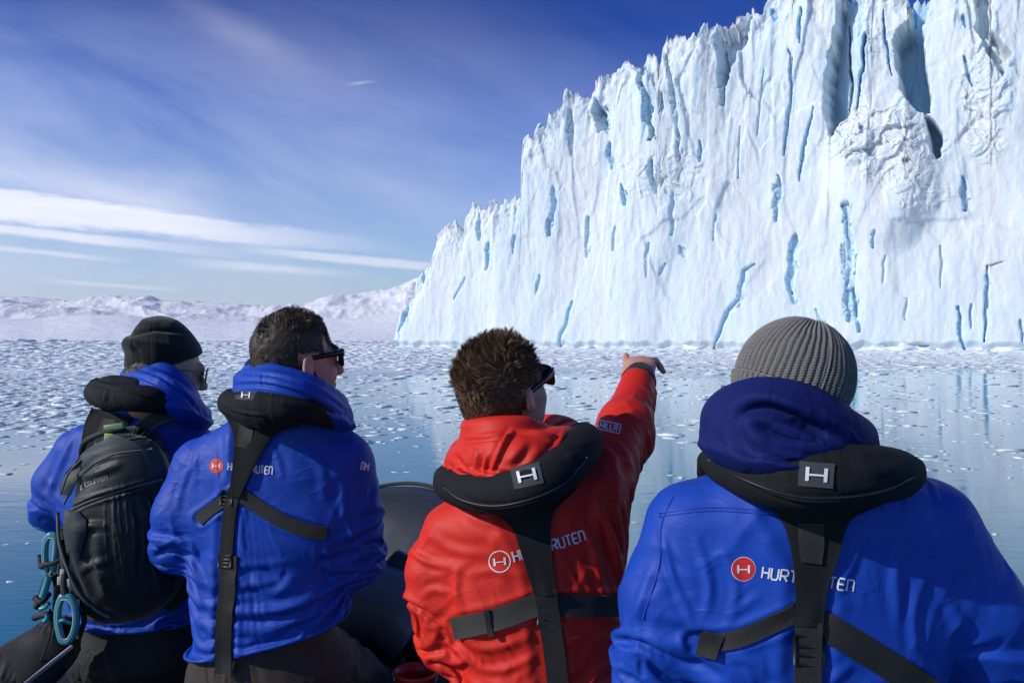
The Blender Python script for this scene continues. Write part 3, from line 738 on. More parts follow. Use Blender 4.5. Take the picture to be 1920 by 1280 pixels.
M_LOGO = mat_plain('red_logo_disc', (.62, .02, .018), .6)
M_TROU = mat_cloth('dark_brown_trousers', (.040, .031, .024), (.028, .022, .018), .75, sheen=.2)
M_TROUB = mat_cloth('black_trousers', (.010, .011, .013), None, .7)
M_BOOT = mat_plain('black_rubber_boot', (.012, .013, .015), .45, bump=.2)
M_SKIN = mat_skin()
M_BLACK = mat_plain('glossy_black_plastic', (.010, .010, .011), .18)
M_MATTE = mat_plain('matte_black_plastic', (.014, .015, .016), .45)
M_LENS = mat_plain('dark_lens', (.010, .013, .016), .16, spec=.45)
M_GOLD = mat_plain('thin_metal_frame', (.55, .45, .25), .25, metal=1.)
M_TEAL = mat_plain('teal_plastic', (.05, .30, .36), .35)
M_GREY = mat_cloth('grey_pack_trim', (.10, .115, .12), None, .7)
M_PACK = mat_cloth('black_pack_fabric', (.010, .011, .012), (.016, .017, .019), .5, wr=.5, sheen=.2)
M_PACK2 = mat_cloth('dark_grey_pack_fabric', (.035, .045, .05), (.028, .035, .04), .6, wr=.5)
M_HATB = mat_cloth('black_wool', (.008, .009, .010), None, .9, weave=500, wstr=.6, wr=.1, sheen=.4)

# ------------------------------------------------------------------ lettering
LET = {'H': (.8, [[(0,0),(0,1)],[(1,0),(1,1)],[(0,.5),(1,.5)]]), 'U': (.8, [[(0,1),(0,.2),(.2,0),(.8,0),(1,.2),(1,1)]]), 'R': (.8, [[(0,0),(0,1),(.8,1),(1,.85),(1,.6),(.8,.45),(.1,.45)],[(.5,.4),(1,0)]]),
 'T': (.75, [[(0,1),(1,1)],[(.5,.93),(.5,0)]]), 'I': (.12, [[(.5,0),(.5,1)]]), 'G': (.8, [[(1,.95),(.2,1),(0,.8),(0,.2),(.2,0),(.8,0),(1,.2),(1,.48),(.55,.48)]]), 'E': (.7, [[(1,1),(.15,1),(0,.85),(0,.15),(.15,0),(1,0)],[(.05,.5),(.9,.5)]]),
 'N': (.8, [[(0,0),(0,1),(.8,1),(1,.8),(1,0)]]), 'P': (.75, [[(0,0),(0,1),(.8,1),(1,.85),(1,.6),(.8,.45),(.1,.45)]]), 'O': (.8, [[(.2,0),(0,.2),(0,.8),(.2,1),(.8,1),(1,.8),(1,.2),(.8,0),(.2,0)]]), 'L': (.65, [[(0,1),(0,0),(1,0)]]), 'A': (.85, [[(0,0),(.5,1),(1,0)],[(.2,.35),(.8,.35)]]),
 'C': (.75, [[(1,.95),(.2,1),(0,.8),(0,.2),(.2,0),(1,.03)]]), 'M': (1., [[(0,0),(0,1),(.5,.4),(1,1),(1,0)]]), 'K': (.75, [[(0,0),(0,1)],[(1,1),(.1,.5),(1,0)]]), 'D': (.8, [[(0,0),(0,1),(.7,1),(1,.75),(1,.25),(.7,0),(0,0)]])}
def lettering(name, bvh, word, p0, p1, hgt, mat, parent, sw=.17, off=.0012, slant=0., only=None):
    """word drawn along the photo line p0-p1 (its baseline) and laid on the cloth"""
    p0 = np.array(p0, float); p1 = np.array(p1, float); L = np.linalg.norm(p1-p0); ux = (p1-p0)/L; uy = np.array([ux[1], -ux[0]])
    ws = [LET[c][0] for c in word]; gap = .30; tot = sum(ws)+gap*(len(ws)-1); sc = L/tot; x = 0; mb = MB(); kk = 0
    for c in word:
        wd, st = LET[c]
        for s_ in st:
            q = np.array([p0+ux*(x+a*wd)*sc+uy*b*hgt+ux*b*slant*hgt for a, b in s_])
            g_ = ribbon_px(q, hgt*sw, per=3, m=3, straight=True)
            # extend the ends a little so that strokes meet
            try: Pw, nn = drape(bvh, g_, off, 0)
            except RuntimeError: continue
            kk += 1; o_ = off+.00015*(kk % 3); top = (Pw+nn*o_).reshape(-1, 3); n, m = Pw.shape[:2]; mb.add(top, grid_faces(n, m))
        x += wd+gap
    return mb.build(name, mat, parent, False)
def disc(name, bvh, c, r, mat, parent, off=.0008, sq=1., ring=None):
    a = np.linspace(0, 2*math.pi, 28); R_ = np.linspace(.02 if ring is None else ring, 1, 5)
    g_ = np.stack([np.array(c)[None]+rr*r*np.stack([np.cos(a), np.sin(a)*sq], 1) for rr in R_]); Pw, nn = drape(bvh, g_, off, 0)
    V_ = (Pw+nn*off).reshape(-1, 3); return mesh_obj(name, V_, grid_faces(5, 28), mat, parent, False)
def h_mark(name, bvh, c, ang, s, mat, parent, off=.0012):
    """the H emblem of the vest patches: two uprights, thin crossbar"""
    ca, sa = math.cos(ang), math.sin(ang); T = lambda a, b: (c[0]+(a*ca-b*sa)*s, c[1]+(a*sa+b*ca)*s); mb = MB()
    for k, (q, w_) in enumerate((([T(-.85, -.62), T(-.85, .62)], .34), ([T(.85, -.62), T(.85, .62)], .34), ([T(-.68, .05), T(.68, .05)], .17))):
        Pw, nn = drape(bvh, ribbon_px(q, w_*s, per=4, m=3, straight=True), off, 0); n, m = Pw.shape[:2]; mb.add((Pw+nn*(off+.0001*k)).reshape(-1, 3), grid_faces(n, m))
    return mb.build(name, mat, parent, False)

# ------------------------------------------------------------------ head, hand, hair, glasses
def head_frame(yaw, pitch, roll=0.):
    """columns: right, forward, up. yaw clockwise from +Y, pitch up, roll to the right"""
    y, p, r = map(math.radians, (yaw, pitch, roll))
    M = Matrix.Rotation(-y, 3, 'Z') @ Matrix.Rotation(p, 3, 'X') @ Matrix.Rotation(r, 3, 'Y'); return np.array(M)
def head_prims(fd, c, R, s=1.):
    L = lambda x, y, z: c+R@(np.array([x, y, z])*s)
    E = lambda p, r, k=.02, Rx=None: fd.ell(L(*p), np.array(r)*s, R if Rx is None else R@Rx, k)
    E((0, -.012, .032), (.075, .096, .086), .01); E((0, .030, -.045), (.060, .060, .074), .04); E((0, .073, -.100), (.024, .020, .018), .025)
    E((0, -.045, -.02), (.060, .055, .06), .03)
    for q in (-1, 1):
        E((q*.040, .058, -.035), (.024, .028, .032), .02); E((q*.033, .082, .002), (.013, .011, .010), .006)
        E((q*.052, .020, -.075), (.018, .030, .022), .03)
        Re = np.array(Matrix.Rotation(q*.35, 3, 'Z') @ Matrix.Rotation(-.2, 3, 'X'))
        E((q*.082, -.004, -.008), (.0095, .018, .031), .004, Re); E((q*.079, .002, -.030), (.008, .010, .012), .005)
        fd.cut_ell(L(q*.091, .001, -.006), np.array((.006, .009, .017))*s, R@Re, .004)
    fd.cone(L(0, .092, .004), L(0, .114, -.036), .0075*s, .0125*s, .012); E((0, .103, -.040), (.017, .012, .009), .008)
    fd.cone(L(-.034, .086, .020), L(.034, .086, .020), .012*s, .012*s, .014)
    E((0, .090, -.066), (.023, .010, .006), .008); E((0, .089, -.075), (.020, .010, .006), .006)
    fd.cone(L(0, -.030, -.06), L(0, -.038, -.12), .053*s, .050*s, .03)
def hand_prims(fd, w, d, back, side=1, s=1., curl=.5, fingers=None, splay=(0, 0, 0, 0), lens=(1, 1, 1, 1), tuck=0.):
    """w wrist point, d direction of the hand, back = out of the back of the hand, side = +1 right hand. five fingers"""
    d = np.array(d, float); d /= np.linalg.norm(d); b = np.array(back, float); b -= d*(b@d); b /= np.linalg.norm(b); r = np.cross(d, b)*side
    fd.ell(w+d*.045*s, (.040*s, .050*s, .016*s), np.stack([r, d, b], 1), .015); fd.cone(w-d*.03*s, w+d*.02*s, .026*s, .026*s, .02)
    for i, (o, ln) in enumerate(((-.028, .072), (-.010, .080), (.009, .075), (.027, .060))):
        k = w+d*(.082-.006*abs(i-1.2))*s+r*o*s; a = curl+.12*i if fingers is None else fingers[i]; p = k; rr = .0095*s; L_ = ln*s*lens[i]
        for j, fr in enumerate((.45, .31, .24)):
            an = a*(j+.6); q = p+(d*math.cos(an)-b*math.sin(an)+r*splay[i])*L_*fr; fd.cone(p, q, rr, rr*.92, .004); p = q; rr *= .92
    t0 = w+d*.025*s-r*.030*s; t1 = t0+(d*.55-r*(.75-tuck)-b*(.2+tuck))*.035*s; t2 = t1+(d*.85-r*(.3-tuck)-b*.3)*.030*s; t3 = t2+(d*.9+r*.05-b*.3)*.024*s
    fd.chain([t0, t1, t2, t3], [.014*s, .0125*s, .011*s, .009*s], .008)
def sample(fd, v):
    q = (v-fd.lo)/fd.res; q = np.clip(q, 0, np.array(fd.g.shape)-1.001); i = np.floor(q).astype(int); t = q-i; out = 0
    for dx in (0, 1):
        for dy in (0, 1):
            for dz in (0, 1): out = out+fd.g[i[:, 0]+dx, i[:, 1]+dy, i[:, 2]+dz]*(t[:, 0] if dx else 1-t[:, 0])*(t[:, 1] if dy else 1-t[:, 1])*(t[:, 2] if dz else 1-t[:, 2])
    return out
def grad(fd, v):
    e = fd.res; g_ = np.stack([sample(fd, v+np.eye(3)[k]*e)-sample(fd, v-np.eye(3)[k]*e) for k in range(3)], 1); return g_/np.maximum(np.linalg.norm(g_, axis=1), 1e-9)[:, None]
def drape_cloth(fd, v, f, limbs, seed, iters=260, arm_x=.22, tor_x=.10, inner=-.006, outer=.011, pinned=None, bend=.13, start=None):
    """let the garment, cut larger than the form under it, buckle into folds over that form"""
    v0 = v.copy(); N = len(v); e = np.concatenate([f[:, [0, 1]], f[:, [1, 2]], f[:, [2, 3]], f[:, [3, 0]]]); fi = np.tile(np.arange(len(f)), 4)
    o1 = np.concatenate([f[:, 3], f[:, 0], f[:, 1], f[:, 2]]); o2 = np.concatenate([f[:, 2], f[:, 3], f[:, 0], f[:, 1]])   # a's and b's partners in the quad
    sw = e[:, 0] > e[:, 1]; a = np.where(sw, e[:, 1], e[:, 0]); b = np.where(sw, e[:, 0], e[:, 1]); pa = np.where(sw, o2, o1); pb = np.where(sw, o1, o2)
    key = a.astype(np.int64)*N+b; od = np.argsort(key, kind='stable'); key = key[od]; a, b, pa, pb = a[od], b[od], pa[od], pb[od]
    first = np.where(key[:-1] == key[1:])[0]; E = np.stack([a, b], 1)[np.unique(key, return_index=True)[1]]
    BD = np.concatenate([np.stack([pa[first], pa[first+1]], 1), np.stack([pb[first], pb[first+1]], 1)]); BD = BD[BD[:, 0] != BD[:, 1]]; BD = np.unique(np.sort(BD, 1), axis=0)
    DG = np.concatenate([f[:, [0, 2]], f[:, [1, 3]]])
    dmin = np.full(N, 1e9); ax = np.zeros((N, 3))
    for pts in limbs:
        for p, q in zip(pts[:-1], pts[1:]):
            L = np.linalg.norm(q-p); dr = (q-p)/L; t = np.clip((v0-p)@dr, 0, L); dd = np.linalg.norm(v0-p-t[:, None]*dr, axis=1); m = dd < dmin; dmin = np.where(m, dd, dmin); ax = np.where(m[:, None], dr, ax)
    arm = smooth(.13, .09, dmin) if limbs else np.zeros(N); va = .55+.9*smooth(-.5, .5, perlin(v0*6+seed*3)); vt = smooth(-.45, .5, perlin(v0*5+seed*7))*1.6
    sx = np.tanh((v0[:, 0]-np.median(v0[:, 0]))/.06); ta = np.stack([-.45*sx+.5*perlin(v0*4+seed), np.zeros(N), np.ones(N)], 1); ta /= np.linalg.norm(ta, axis=1)[:, None]
    def scale(I):
        d = v0[I[:, 1]]-v0[I[:, 0]]; L = np.linalg.norm(d, axis=1); u_ = d/np.maximum(L, 1e-9)[:, None]; i, j = I[:, 0], I[:, 1]
        return L*(1+arm_x*arm[i]*va[i]*(u_*ax[i]).sum(1)**2+tor_x*(1-arm[i])*vt[i]*(u_*ta[i]).sum(1)**2+.012)
    C_ = np.concatenate([E, DG, BD]); R_ = np.concatenate([scale(E), scale(DG), scale(BD)]); K = np.concatenate([np.full(len(E), 1.), np.full(len(DG), .35), np.full(len(BD), bend)])
    i, j = C_[:, 0], C_[:, 1]; W = np.bincount(i, K, N)+np.bincount(j, K, N)+1e-9
    n0 = normals(v0, f); v = v+n0*(.003*perlin(v0*14+seed)+.0022*perlin(v0*np.array([22, 22, 34])+seed))[:, None]
    if start is not None: v = v+n0*start[:, None]
    vel = np.zeros_like(v); pin = np.zeros(N) if pinned is None else pinned
    for it in range(iters):
        vel *= .85; vel[:, 2] -= .00006; old = v; v = v+vel
        for _ in range(2):
            d = v[j]-v[i]; L = np.linalg.norm(d, axis=1)+1e-12; c = (d*((L-R_)/L*.5*K)[:, None])
            v = v+1.6*np.stack([np.bincount(i, c[:, k], N)-np.bincount(j, c[:, k], N) for k in range(3)], 1)/W[:, None]
        if it % 2 == 0 or it > iters-3:
            s_ = sample(fd, v); g_ = grad(fd, v); lo_ = inner+pin*(-.002-inner); hi_ = outer*(1-pin)-.002*pin
            v = v+g_*(np.maximum(lo_-s_, 0)-np.maximum(s_-hi_, 0))[:, None]
        vel = np.clip(v-old, -.002, .002)
    return v
def main_piece(v, f):
    e = edges_of(f); lab = np.arange(len(v))
    for _ in range(400):
        m = np.minimum(lab[e[:, 0]], lab[e[:, 1]]); new = lab.copy(); np.minimum.at(new, e[:, 0], m); np.minimum.at(new, e[:, 1], m); new = new[new]
        if (new == lab).all(): break
        lab = new
    c = np.bincount(lab, minlength=len(v)); keep = lab == c.argmax(); mp = np.cumsum(keep)-1
    return v[keep], mp[f[keep[f].all(1)]]
def build_field(fd, sub=True, rel=2):
    v, f = main_piece(*fd.mesh()); v = relax(v, f, rel, .5)
    return subdiv(v, f) if sub else (v, f)
def strands(name, v, nrm, mask, n, fn, mat, parent, width, seed, seg=4):
    """v,nrm scalp points; fn(p,nr,rand)-> (direction, length, bend vector)"""
    r = np.random.RandomState(seed); idx = r.choice(np.where(mask)[0], n); p = v[idx]+r.normal(size=(n, 3))*.0018; nr = nrm[idx]
    d, ln, bend = fn(p, nr, r); d /= np.linalg.norm(d, axis=1)[:, None]
    side = np.cross(d, r.normal(size=(n, 3))); side /= np.linalg.norm(side, axis=1)[:, None]
    t = np.linspace(0, 1, seg+1)
    C_ = p[:, None]+d[:, None]*(t[None, :, None]*ln[:, None, None])+bend[:, None]*(t[None, :, None]**2)*ln[:, None, None]-nr[:, None]*.002
    from mathutils.kdtree import KDTree
    nc = max(60, n//40); ci = r.choice(n, nc, replace=False); kd = KDTree(nc)
    for a_, b_ in enumerate(ci): kd.insert(p[b_], a_)
    kd.balance(); own = np.array([ci[kd.find(q)[1]] for q in p]); C_ = C_+(t[None, :, None]**1.4)*(C_[own, -1]-C_[:, -1])[:, None]*r.uniform(.35, .8, (n, 1, 1))
    wd = width*(1-t**1.5*.85)[None, :, None]*r.uniform(.6, 1.2, (n, 1, 1))
    V_ = np.stack([C_-side[:, None]*wd*.5, C_+side[:, None]*wd*.5], 2)
    base = (np.arange(n)*(seg+1)*2)[:, None]; k = np.arange(seg)[None]*2
    f = np.stack([base+k, base+k+1, base+k+3, base+k+2], -1).reshape(-1, 4)
    o = mesh_obj(name, V_.reshape(-1, 3), f, mat, parent); tone = np.repeat(r.rand(n), (seg+1)*2)**1.6; attr(o, 'tone', tone)
    return o
def sunglasses(parent, c, R, kind='thick', s=1., goggle=False):
    L = lambda x, y, z: c+R@(np.array([x, y, z])*s); fr = MB(); ln = MB(); thick = kind == 'thick'
    rt = .0030 if thick else .0011
    for q in (-1, 1):
        a = np.linspace(0, 2*math.pi, 28, endpoint=False); e = 3.2 if thick else 2.4
        ca, sa = np.cos(a), np.sin(a); ex = np.sign(ca)*np.abs(ca)**(2/e)*.027; ez = np.sign(sa)*np.abs(sa)**(2/e)*(.021 if thick else .024)
        ez = ez-(.0035*(ex/.027)**2 if not thick else -.002*q*ex/.027)
        pts = np.array([L(q*.036+x, .109-abs(q*.036+x)**2*3.6, z-.004) for x, z in zip(ex, ez)]); fr.tube(pts, rt*s, 6, True)
        cen = pts.mean(0)+R@np.array([0, .0015, 0]); V_ = np.concatenate([pts, pts*.5+cen*.5, [cen+R@np.array([0, .001, 0])]]); f = grid_faces(2, 28, False, True).tolist()+[[28+i, 28+(i+1) % 28, 56] for i in range(28)]
        ln.add(V_, f)
        h0 = L(q*.064, .095, .010); h1 = L(q*.074, .060, .009); h2 = L(q*.079, .0, .004); h3 = L(q*.078, -.018, -.006); h4 = L(q*.075, -.026, -.022)
        if thick:
            pts = catmull([L(q*.062, .100, .010), h1, h2, h3, h4], 5)
            n = len(pts); up = R@np.array([0, 0, 1.]); sd = R@np.array([1., 0, 0]); ww = np.interp(np.linspace(0, 1, n), [0, .2, .6, 1], [.0085, .0065, .0045, .0035])*s
            ring = np.stack([pts+up*ww[:, None]+sd*.0018, pts-up*ww[:, None]+sd*.0018, pts-up*ww[:, None]-sd*.0018, pts+up*ww[:, None]-sd*.0018], 1); fr.add(ring.reshape(-1, 3), grid_faces(n, 4, False, True).tolist()+[[0, 1, 2, 3], [(n-1)*4+i for i in (3, 2, 1, 0)]])
        else: fr.tube(catmull([L(q*.062, .100, .010), h1, h2, h3, h4], 5), .0013*s, 6)
    fr.tube([L(-.010, .108, .004), L(0, .111, .006), L(.010, .108, .004)], rt*s, 6)
    g_ = fr.build('sunglasses', M_BLACK if thick else M_GOLD, parent); ln.build('lens', M_LENS, g_); return g_

# ------------------------------------------------------------------ garments
def sharpen(v, f, n_it=10, k=.6, lim=.004):
    vs = relax(v, f, n_it, .6); n = normals(v, f); h = ((v-vs)*n).sum(1); h = np.tanh(h/lim)*lim; return v+n*(h*k)[:, None]
def wrinkle(v, f, limbs, amp=.005, seed=1., straps=None, folds=(), flat=None, torso_amp=1., swid=1.):
    """displace a garment along its normals with creases: across the sleeves, slanting over the back, plus given folds (photo polylines)"""
    n = normals(v, f); px, py = proj(v); facing = (n[:, 1] < .15)
    d_all = np.full(len(v), 1e9); along = np.zeros(len(v)); rad = np.zeros((len(v), 3)); isarm = np.zeros(len(v))
    for li, pts in enumerate(limbs):
        acc = 0.
        for a, b in zip(pts[:-1], pts[1:]):
            a = np.array(a); b = np.array(b); L = np.linalg.norm(b-a); dr = (b-a)/L; t = np.clip((v-a)@dr, 0, L); q = v-a-t[:, None]*dr; dd = np.linalg.norm(q, axis=1); m = dd < d_all
            d_all = np.where(m, dd, d_all); along = np.where(m, acc+t+li*3, along); rad = np.where(m[:, None], q/np.maximum(dd, 1e-6)[:, None], rad); acc += L
    arm = smooth(.125, .085, d_all) if limbs else 0.
    wv_ = perlin(v*9+seed)*.9
    cre = lambda p, e: np.clip(1-np.abs(perlin(p))*2.2, 0, 1)**e
    msk = smooth(-.25, .35, perlin(v*7+seed*4)); msk2 = smooth(-.15, .4, perlin(v*5.5+seed*6))
    pa = np.stack([rad[:, 0]*.8+wv_*.25, rad[:, 1]*.8+rad[:, 2]*.8, along/.075+wv_*.7+rad[:, 0]*.7], 1)+seed
    cr = cre(pa, 2.2)*msk+.45*cre(pa*np.array([1.3, 1.3, 1.9])+5, 2.)*msk2-.25
    tw = v.copy(); tw[:, 0] += .05*perlin(v*5+seed*2); tw[:, 2] += .06*perlin(v*4+seed*3)
    sx = np.tanh((v[:, 0]-np.median(v[:, 0]))/.05)
    pt = np.stack([tw[:, 0]/.16, tw[:, 1]/.25, tw[:, 2]/.12-tw[:, 0]*sx/.16], 1)+seed*1.3
    ct = cre(pt, 3.)*msk+.5*cre(pt*2.1+7, 2.5)*msk2-.25
    fine = perlin(v*np.array([22, 22, 34])+seed*5)*.16
    big = perlin(v*6+seed*9)*1.1
    h = arm*cr*1.25+(1-arm)*ct*torso_amp+fine*.8+big*.6
    if flat is not None: h = h*(1-flat)
    h = h*amp
    if straps is not None:
        for pts, w_ in straps:
            d, _ = seg_dist(px, py, catmull(pts, 6).tolist()); m = smooth(w_*.95, w_*.45, d)*facing
            h = h*(1-m*.9)-m*.003+facing*.0035*np.exp(-((d-w_*.85)/(w_*.3))**2)
    for pts, wpx, a in folds:
        d, t = seg_dist(px, py, catmull(pts, 6).tolist()); tp = np.sin(np.clip(t, 0, 1)*math.pi)**.6
        h = h+a*np.exp(-(d/wpx)**2)*tp*facing-a*.45*np.exp(-((d-wpx*1.7)/wpx)**2)*tp*facing
    return v+n*h[:, None]
def buckle(parent, bvh, c, ang, w_, h_, mat=None):
    """ladder-lock buckle: frame with bars, laid on the strap"""
    ca, sa = math.cos(ang), math.sin(ang); T = lambda a, b: (c[0]+(a*ca-b*sa), c[1]+(a*sa+b*ca)); mb = MB(); a, b = w_/2, h_/2
    ctr, nn = drape(bvh, np.array([[T(-a, -b), T(a, -b)], [T(-a, b), T(a, b)]], float), 0, 0); nv = nn.mean((0, 1)); s = .0011*w_/38
    q = [ctr[0, 0], ctr[0, 1], ctr[1, 1], ctr[1, 0]]; q = [x+nv*.009 for x in q]
    mb.tube([q[0], (q[0]+q[1])/2, q[1]], .0035, 8); mb.tube([q[3], (q[3]+q[2])/2, q[2]], .0035, 8); mb.tube([q[0], (q[0]+q[3])/2, q[3]], .0035, 8); mb.tube([q[1], (q[1]+q[2])/2, q[2]], .0035, 8)
    for t in (.35, .65): mb.tube([q[0]*(1-t)+q[3]*t, (q[0]+q[1])/2*(1-t)+(q[3]+q[2])/2*t+nv*.002, q[1]*(1-t)+q[2]*t], .003, 8)
    return mb.build('buckle', mat or M_MATTE, parent)
def seam(name, bvh, pts, mat, parent, r=.0016, off=.001, per=8):
    c = catmull(pts, per); g_ = np.stack([c, c+np.array([.8, .8])], 1); Pw, nn = drape(bvh, g_, off, 1); v, f = tube(Pw[:, 0]+nn[:, 0]*off, r, 6); return mesh_obj(name, v, f, mat, parent)
# ------------------------------------------------------------------ people
def lv(rows, Y, b, k=0.):
    """torso rows (photo row, left px, right px[, dY, depth half]) -> loft levels at distance Y"""
    out = []
    for r in rows:
        py, l, rr = r[:3]; dy = r[3] if len(r) > 3 else 0; bb = r[4] if len(r) > 4 else b; Yc = Y+dy
        c = P((l+rr)/2, py, Yc); out.append((c[2], c[0], Yc, (rr-l)/2/F*Yc+k, bb+k))
    return out
def shrink(levels, q): return [(z, x, y, a-q, b-q) for z, x, y, a, b in levels]
def pp_(l): return [P(*q) for q in l]
FLOOR = .32
def make_person(cfg):
    Yc = cfg['Y']; tor = lv(cfg['torso'], Yc, cfg['b']); arms = [(pp_(a), r) for a, r in cfg['arms']]
    base = P(cfg['hip'][0], cfg['hip'][1], cfg['hip'][2]); root = thing('person', (base[0], base[1], FLOOR), cfg['label'], 'person', None)
    hs = cfg.get('hs', .94); R = head_frame(*cfg['head_rot']); hc = P(*cfg['head'])
    # --- body
    allp = np.concatenate([np.array([t[1:3] for t in tor])]+[np.array(a)[:, :2] for a, _ in arms]+[np.array([q[:2] for q in pp_(cfg['legs'][0]+cfg['legs'][1])])])
    zs = [t[0] for t in tor]
    lo = (allp[:, 0].min()-.16, allp[:, 1].min()-.20, FLOOR-.02); hi = (allp[:, 0].max()+.16, allp[:, 1].max()+.34, hc[2]+.16)
    bf = Field(lo, hi, .0055 if cfg.get('fine') else .0065)
    bf.loft([q for q in shrink(tor, .05) if q[0] < tor[2][0]+.001], .03)
    for (pts, rad), hd in zip(arms, cfg['hands']):
        bf.chain(pts, [r*.62 for r in rad], .03); d = pts[-1]-pts[-2]; d = d/np.linalg.norm(d)
        if hd: hand_prims(bf, pts[-1]+d*hd.get('ext', .03), hd.get('d', d), hd['back'], hd['side'], hd.get('s', 1.), hd.get('curl', .6), hd.get('fingers'), hd.get('splay', (0,)*4), hd.get('lens', (1,)*4), hd.get('tuck', 0.))
    ctop = P((cfg['torso'][0][1]+cfg['torso'][0][2])/2, cfg['torso'][0][0], Yc)
    bf.cone(P((cfg['torso'][2][1]+cfg['torso'][2][2])/2, cfg['torso'][2][0], Yc+.05)-np.array([0, 0, .03]), hc+R@(np.array([0, -.030, -.10])*hs), .045, .050, .02)
    head_prims(bf, hc, R, hs); legs = []
    for lg in cfg['legs']:
        q = pp_(lg); legs.append(q); bf.chain(q, [.075, .055, .04], .02); bf.cone(q[-1], q[-1]+np.array([0, .12, -.03]), .036, .03, .02)
    bf.ell(base, (.13, .09, .08), None, .04)
    v, f = bf.mesh(); v = relax(v, f, 2, .45)
    sel = cfg.get('fine') or True
    v, f = subdiv(v, f); body = mesh_obj('body', v, f, M_SKIN, root); body_v = (v, f)
    # --- jacket
    jl = np.concatenate([np.array([t[1:3] for t in tor])]+[np.array(a)[:, :2] for a, _ in arms])
    jf = Field((jl[:, 0].min()-.30, jl[:, 1].min()-.26, min(zs+[q[2] for a, _ in arms for q in a])-.12), (jl[:, 0].max()+.30, jl[:, 1].max()+.30, max(zs+[q[2] for a, _ in arms for q in a])+.12), .0075)
    jf.loft(tor, .03, 2.25)
    for pts, rad in arms: jf.chain(pts, rad, cfg.get('armk', .035))
    for e in cfg.get('blobs', []): jf.ell(P(*e[0]), e[1], None, e[2] if len(e) > 2 else .05)
    if 'hem' in cfg: 
        pz, nz = cfg['hem']; jf.cut_half(P(*pz), nz, .012)
    for pts, rad in arms:
        d = pts[-1]-pts[-2]; d /= np.linalg.norm(d); e = pts[-1]+d*.012
        sl, (x, y, z) = jf._sub(e-.09, e+.09)
        if sl is not None: jf._cut(sl, np.maximum(-((x-e[0])*d[0]+(y-e[1])*d[1]+(z-e[2])*d[2]), np.sqrt((x-e[0])**2+(y-e[1])**2+(z-e[2])**2)-.085), .004)
    v, f = build_field(jf, False, 3); smoothb = bvh_of(v, f); pin = np.zeros(len(v)); px, py = proj(v); n_ = normals(v, f); st_ = np.zeros(len(v))
    for pts, w_ in cfg.get('press', []):
        d, _ = seg_dist(px, py, catmull(pts, 6).tolist()); pin = np.maximum(pin, smooth(w_*.75, w_*.45, d)*(n_[:, 1] < .1))
    for pts, w_, a_ in cfg.get('folds', []):
        d, _ = seg_dist(px, py, catmull(pts, 6).tolist()); st_ += a_*1.3*np.exp(-(d/(w_*1.2))**2)*(n_[:, 1] < .15)
    v = drape_cloth(jf, v, f, [a for a, _ in arms], cfg['seed'], start=st_, pinned=pin, **cfg.get('cloth', {}))
    v, f = subdiv(v, f); v = sharpen(v, f)
    v = wrinkle(v, f, [a for a, _ in arms], cfg.get('amp', .006)*.5, cfg['seed'], cfg.get('press'), [(a_, b_, c_*.6) for a_, b_, c_ in cfg.get('folds', ())], torso_amp=cfg.get('tamp', 1.))
    v = relax(v, f, 1, .3)
    jk = mesh_obj('jacket', v, f, cfg['mat'], root); jb = bvh_of(v, f)
    # --- trousers and boots
    tf_pts = [q for l in legs for q in l]; a_ = np.array(tf_pts+[base])
    tf = Field(a_.min(0)-.2, a_.max(0)+.2, .010); tf.ell(base, cfg.get('hipr', (.19, .15, .13)), None, .04)
    tz_ = [(z, x, y, a-.024, b-.024) for z, x, y, a, b in tor if z < base[2]+.30]
    if len(tz_) > 1: tf.loft([q for q in tz_ if q[0] < base[2]+.24] or tz_, .05)
    for q in legs: tf.chain(q[:2], [.098, .078], .04); tf.chain(q[1:], [.078, .062], .04)
    v, f = build_field(tf, True, 2); v = wrinkle(v, f, [q for q in legs], .008, cfg['seed']+5, None, (), torso_amp=.8)
    tr = mesh_obj('trousers', v, f, cfg['tmat'], root)
    for q in legs:
        bo = Field(q[-1]-.2, q[-1]+.35, .009); e = q[-1]; fl = FLOOR+.045
        bo.chain([e+np.array([0, 0, .12]), np.array([e[0], e[1], fl+.02])], [.07, .055], .02); bo.chain([np.array([e[0], e[1]-.01, fl]), np.array([e[0], e[1]+.19, fl-.005])], [.046, .042], .02); bo.cut_half((0, 0, FLOOR+.003), (0, 0, -1), .003)
        v, f = build_field(bo, False, 2); mesh_obj('boot', v, f, M_BOOT, root)
    return dict(root=root, hs=hs, jacket=jk, sb=smoothb, jb=jb, R=R, hc=hc, tor=tor, arms=arms, body=body_v)
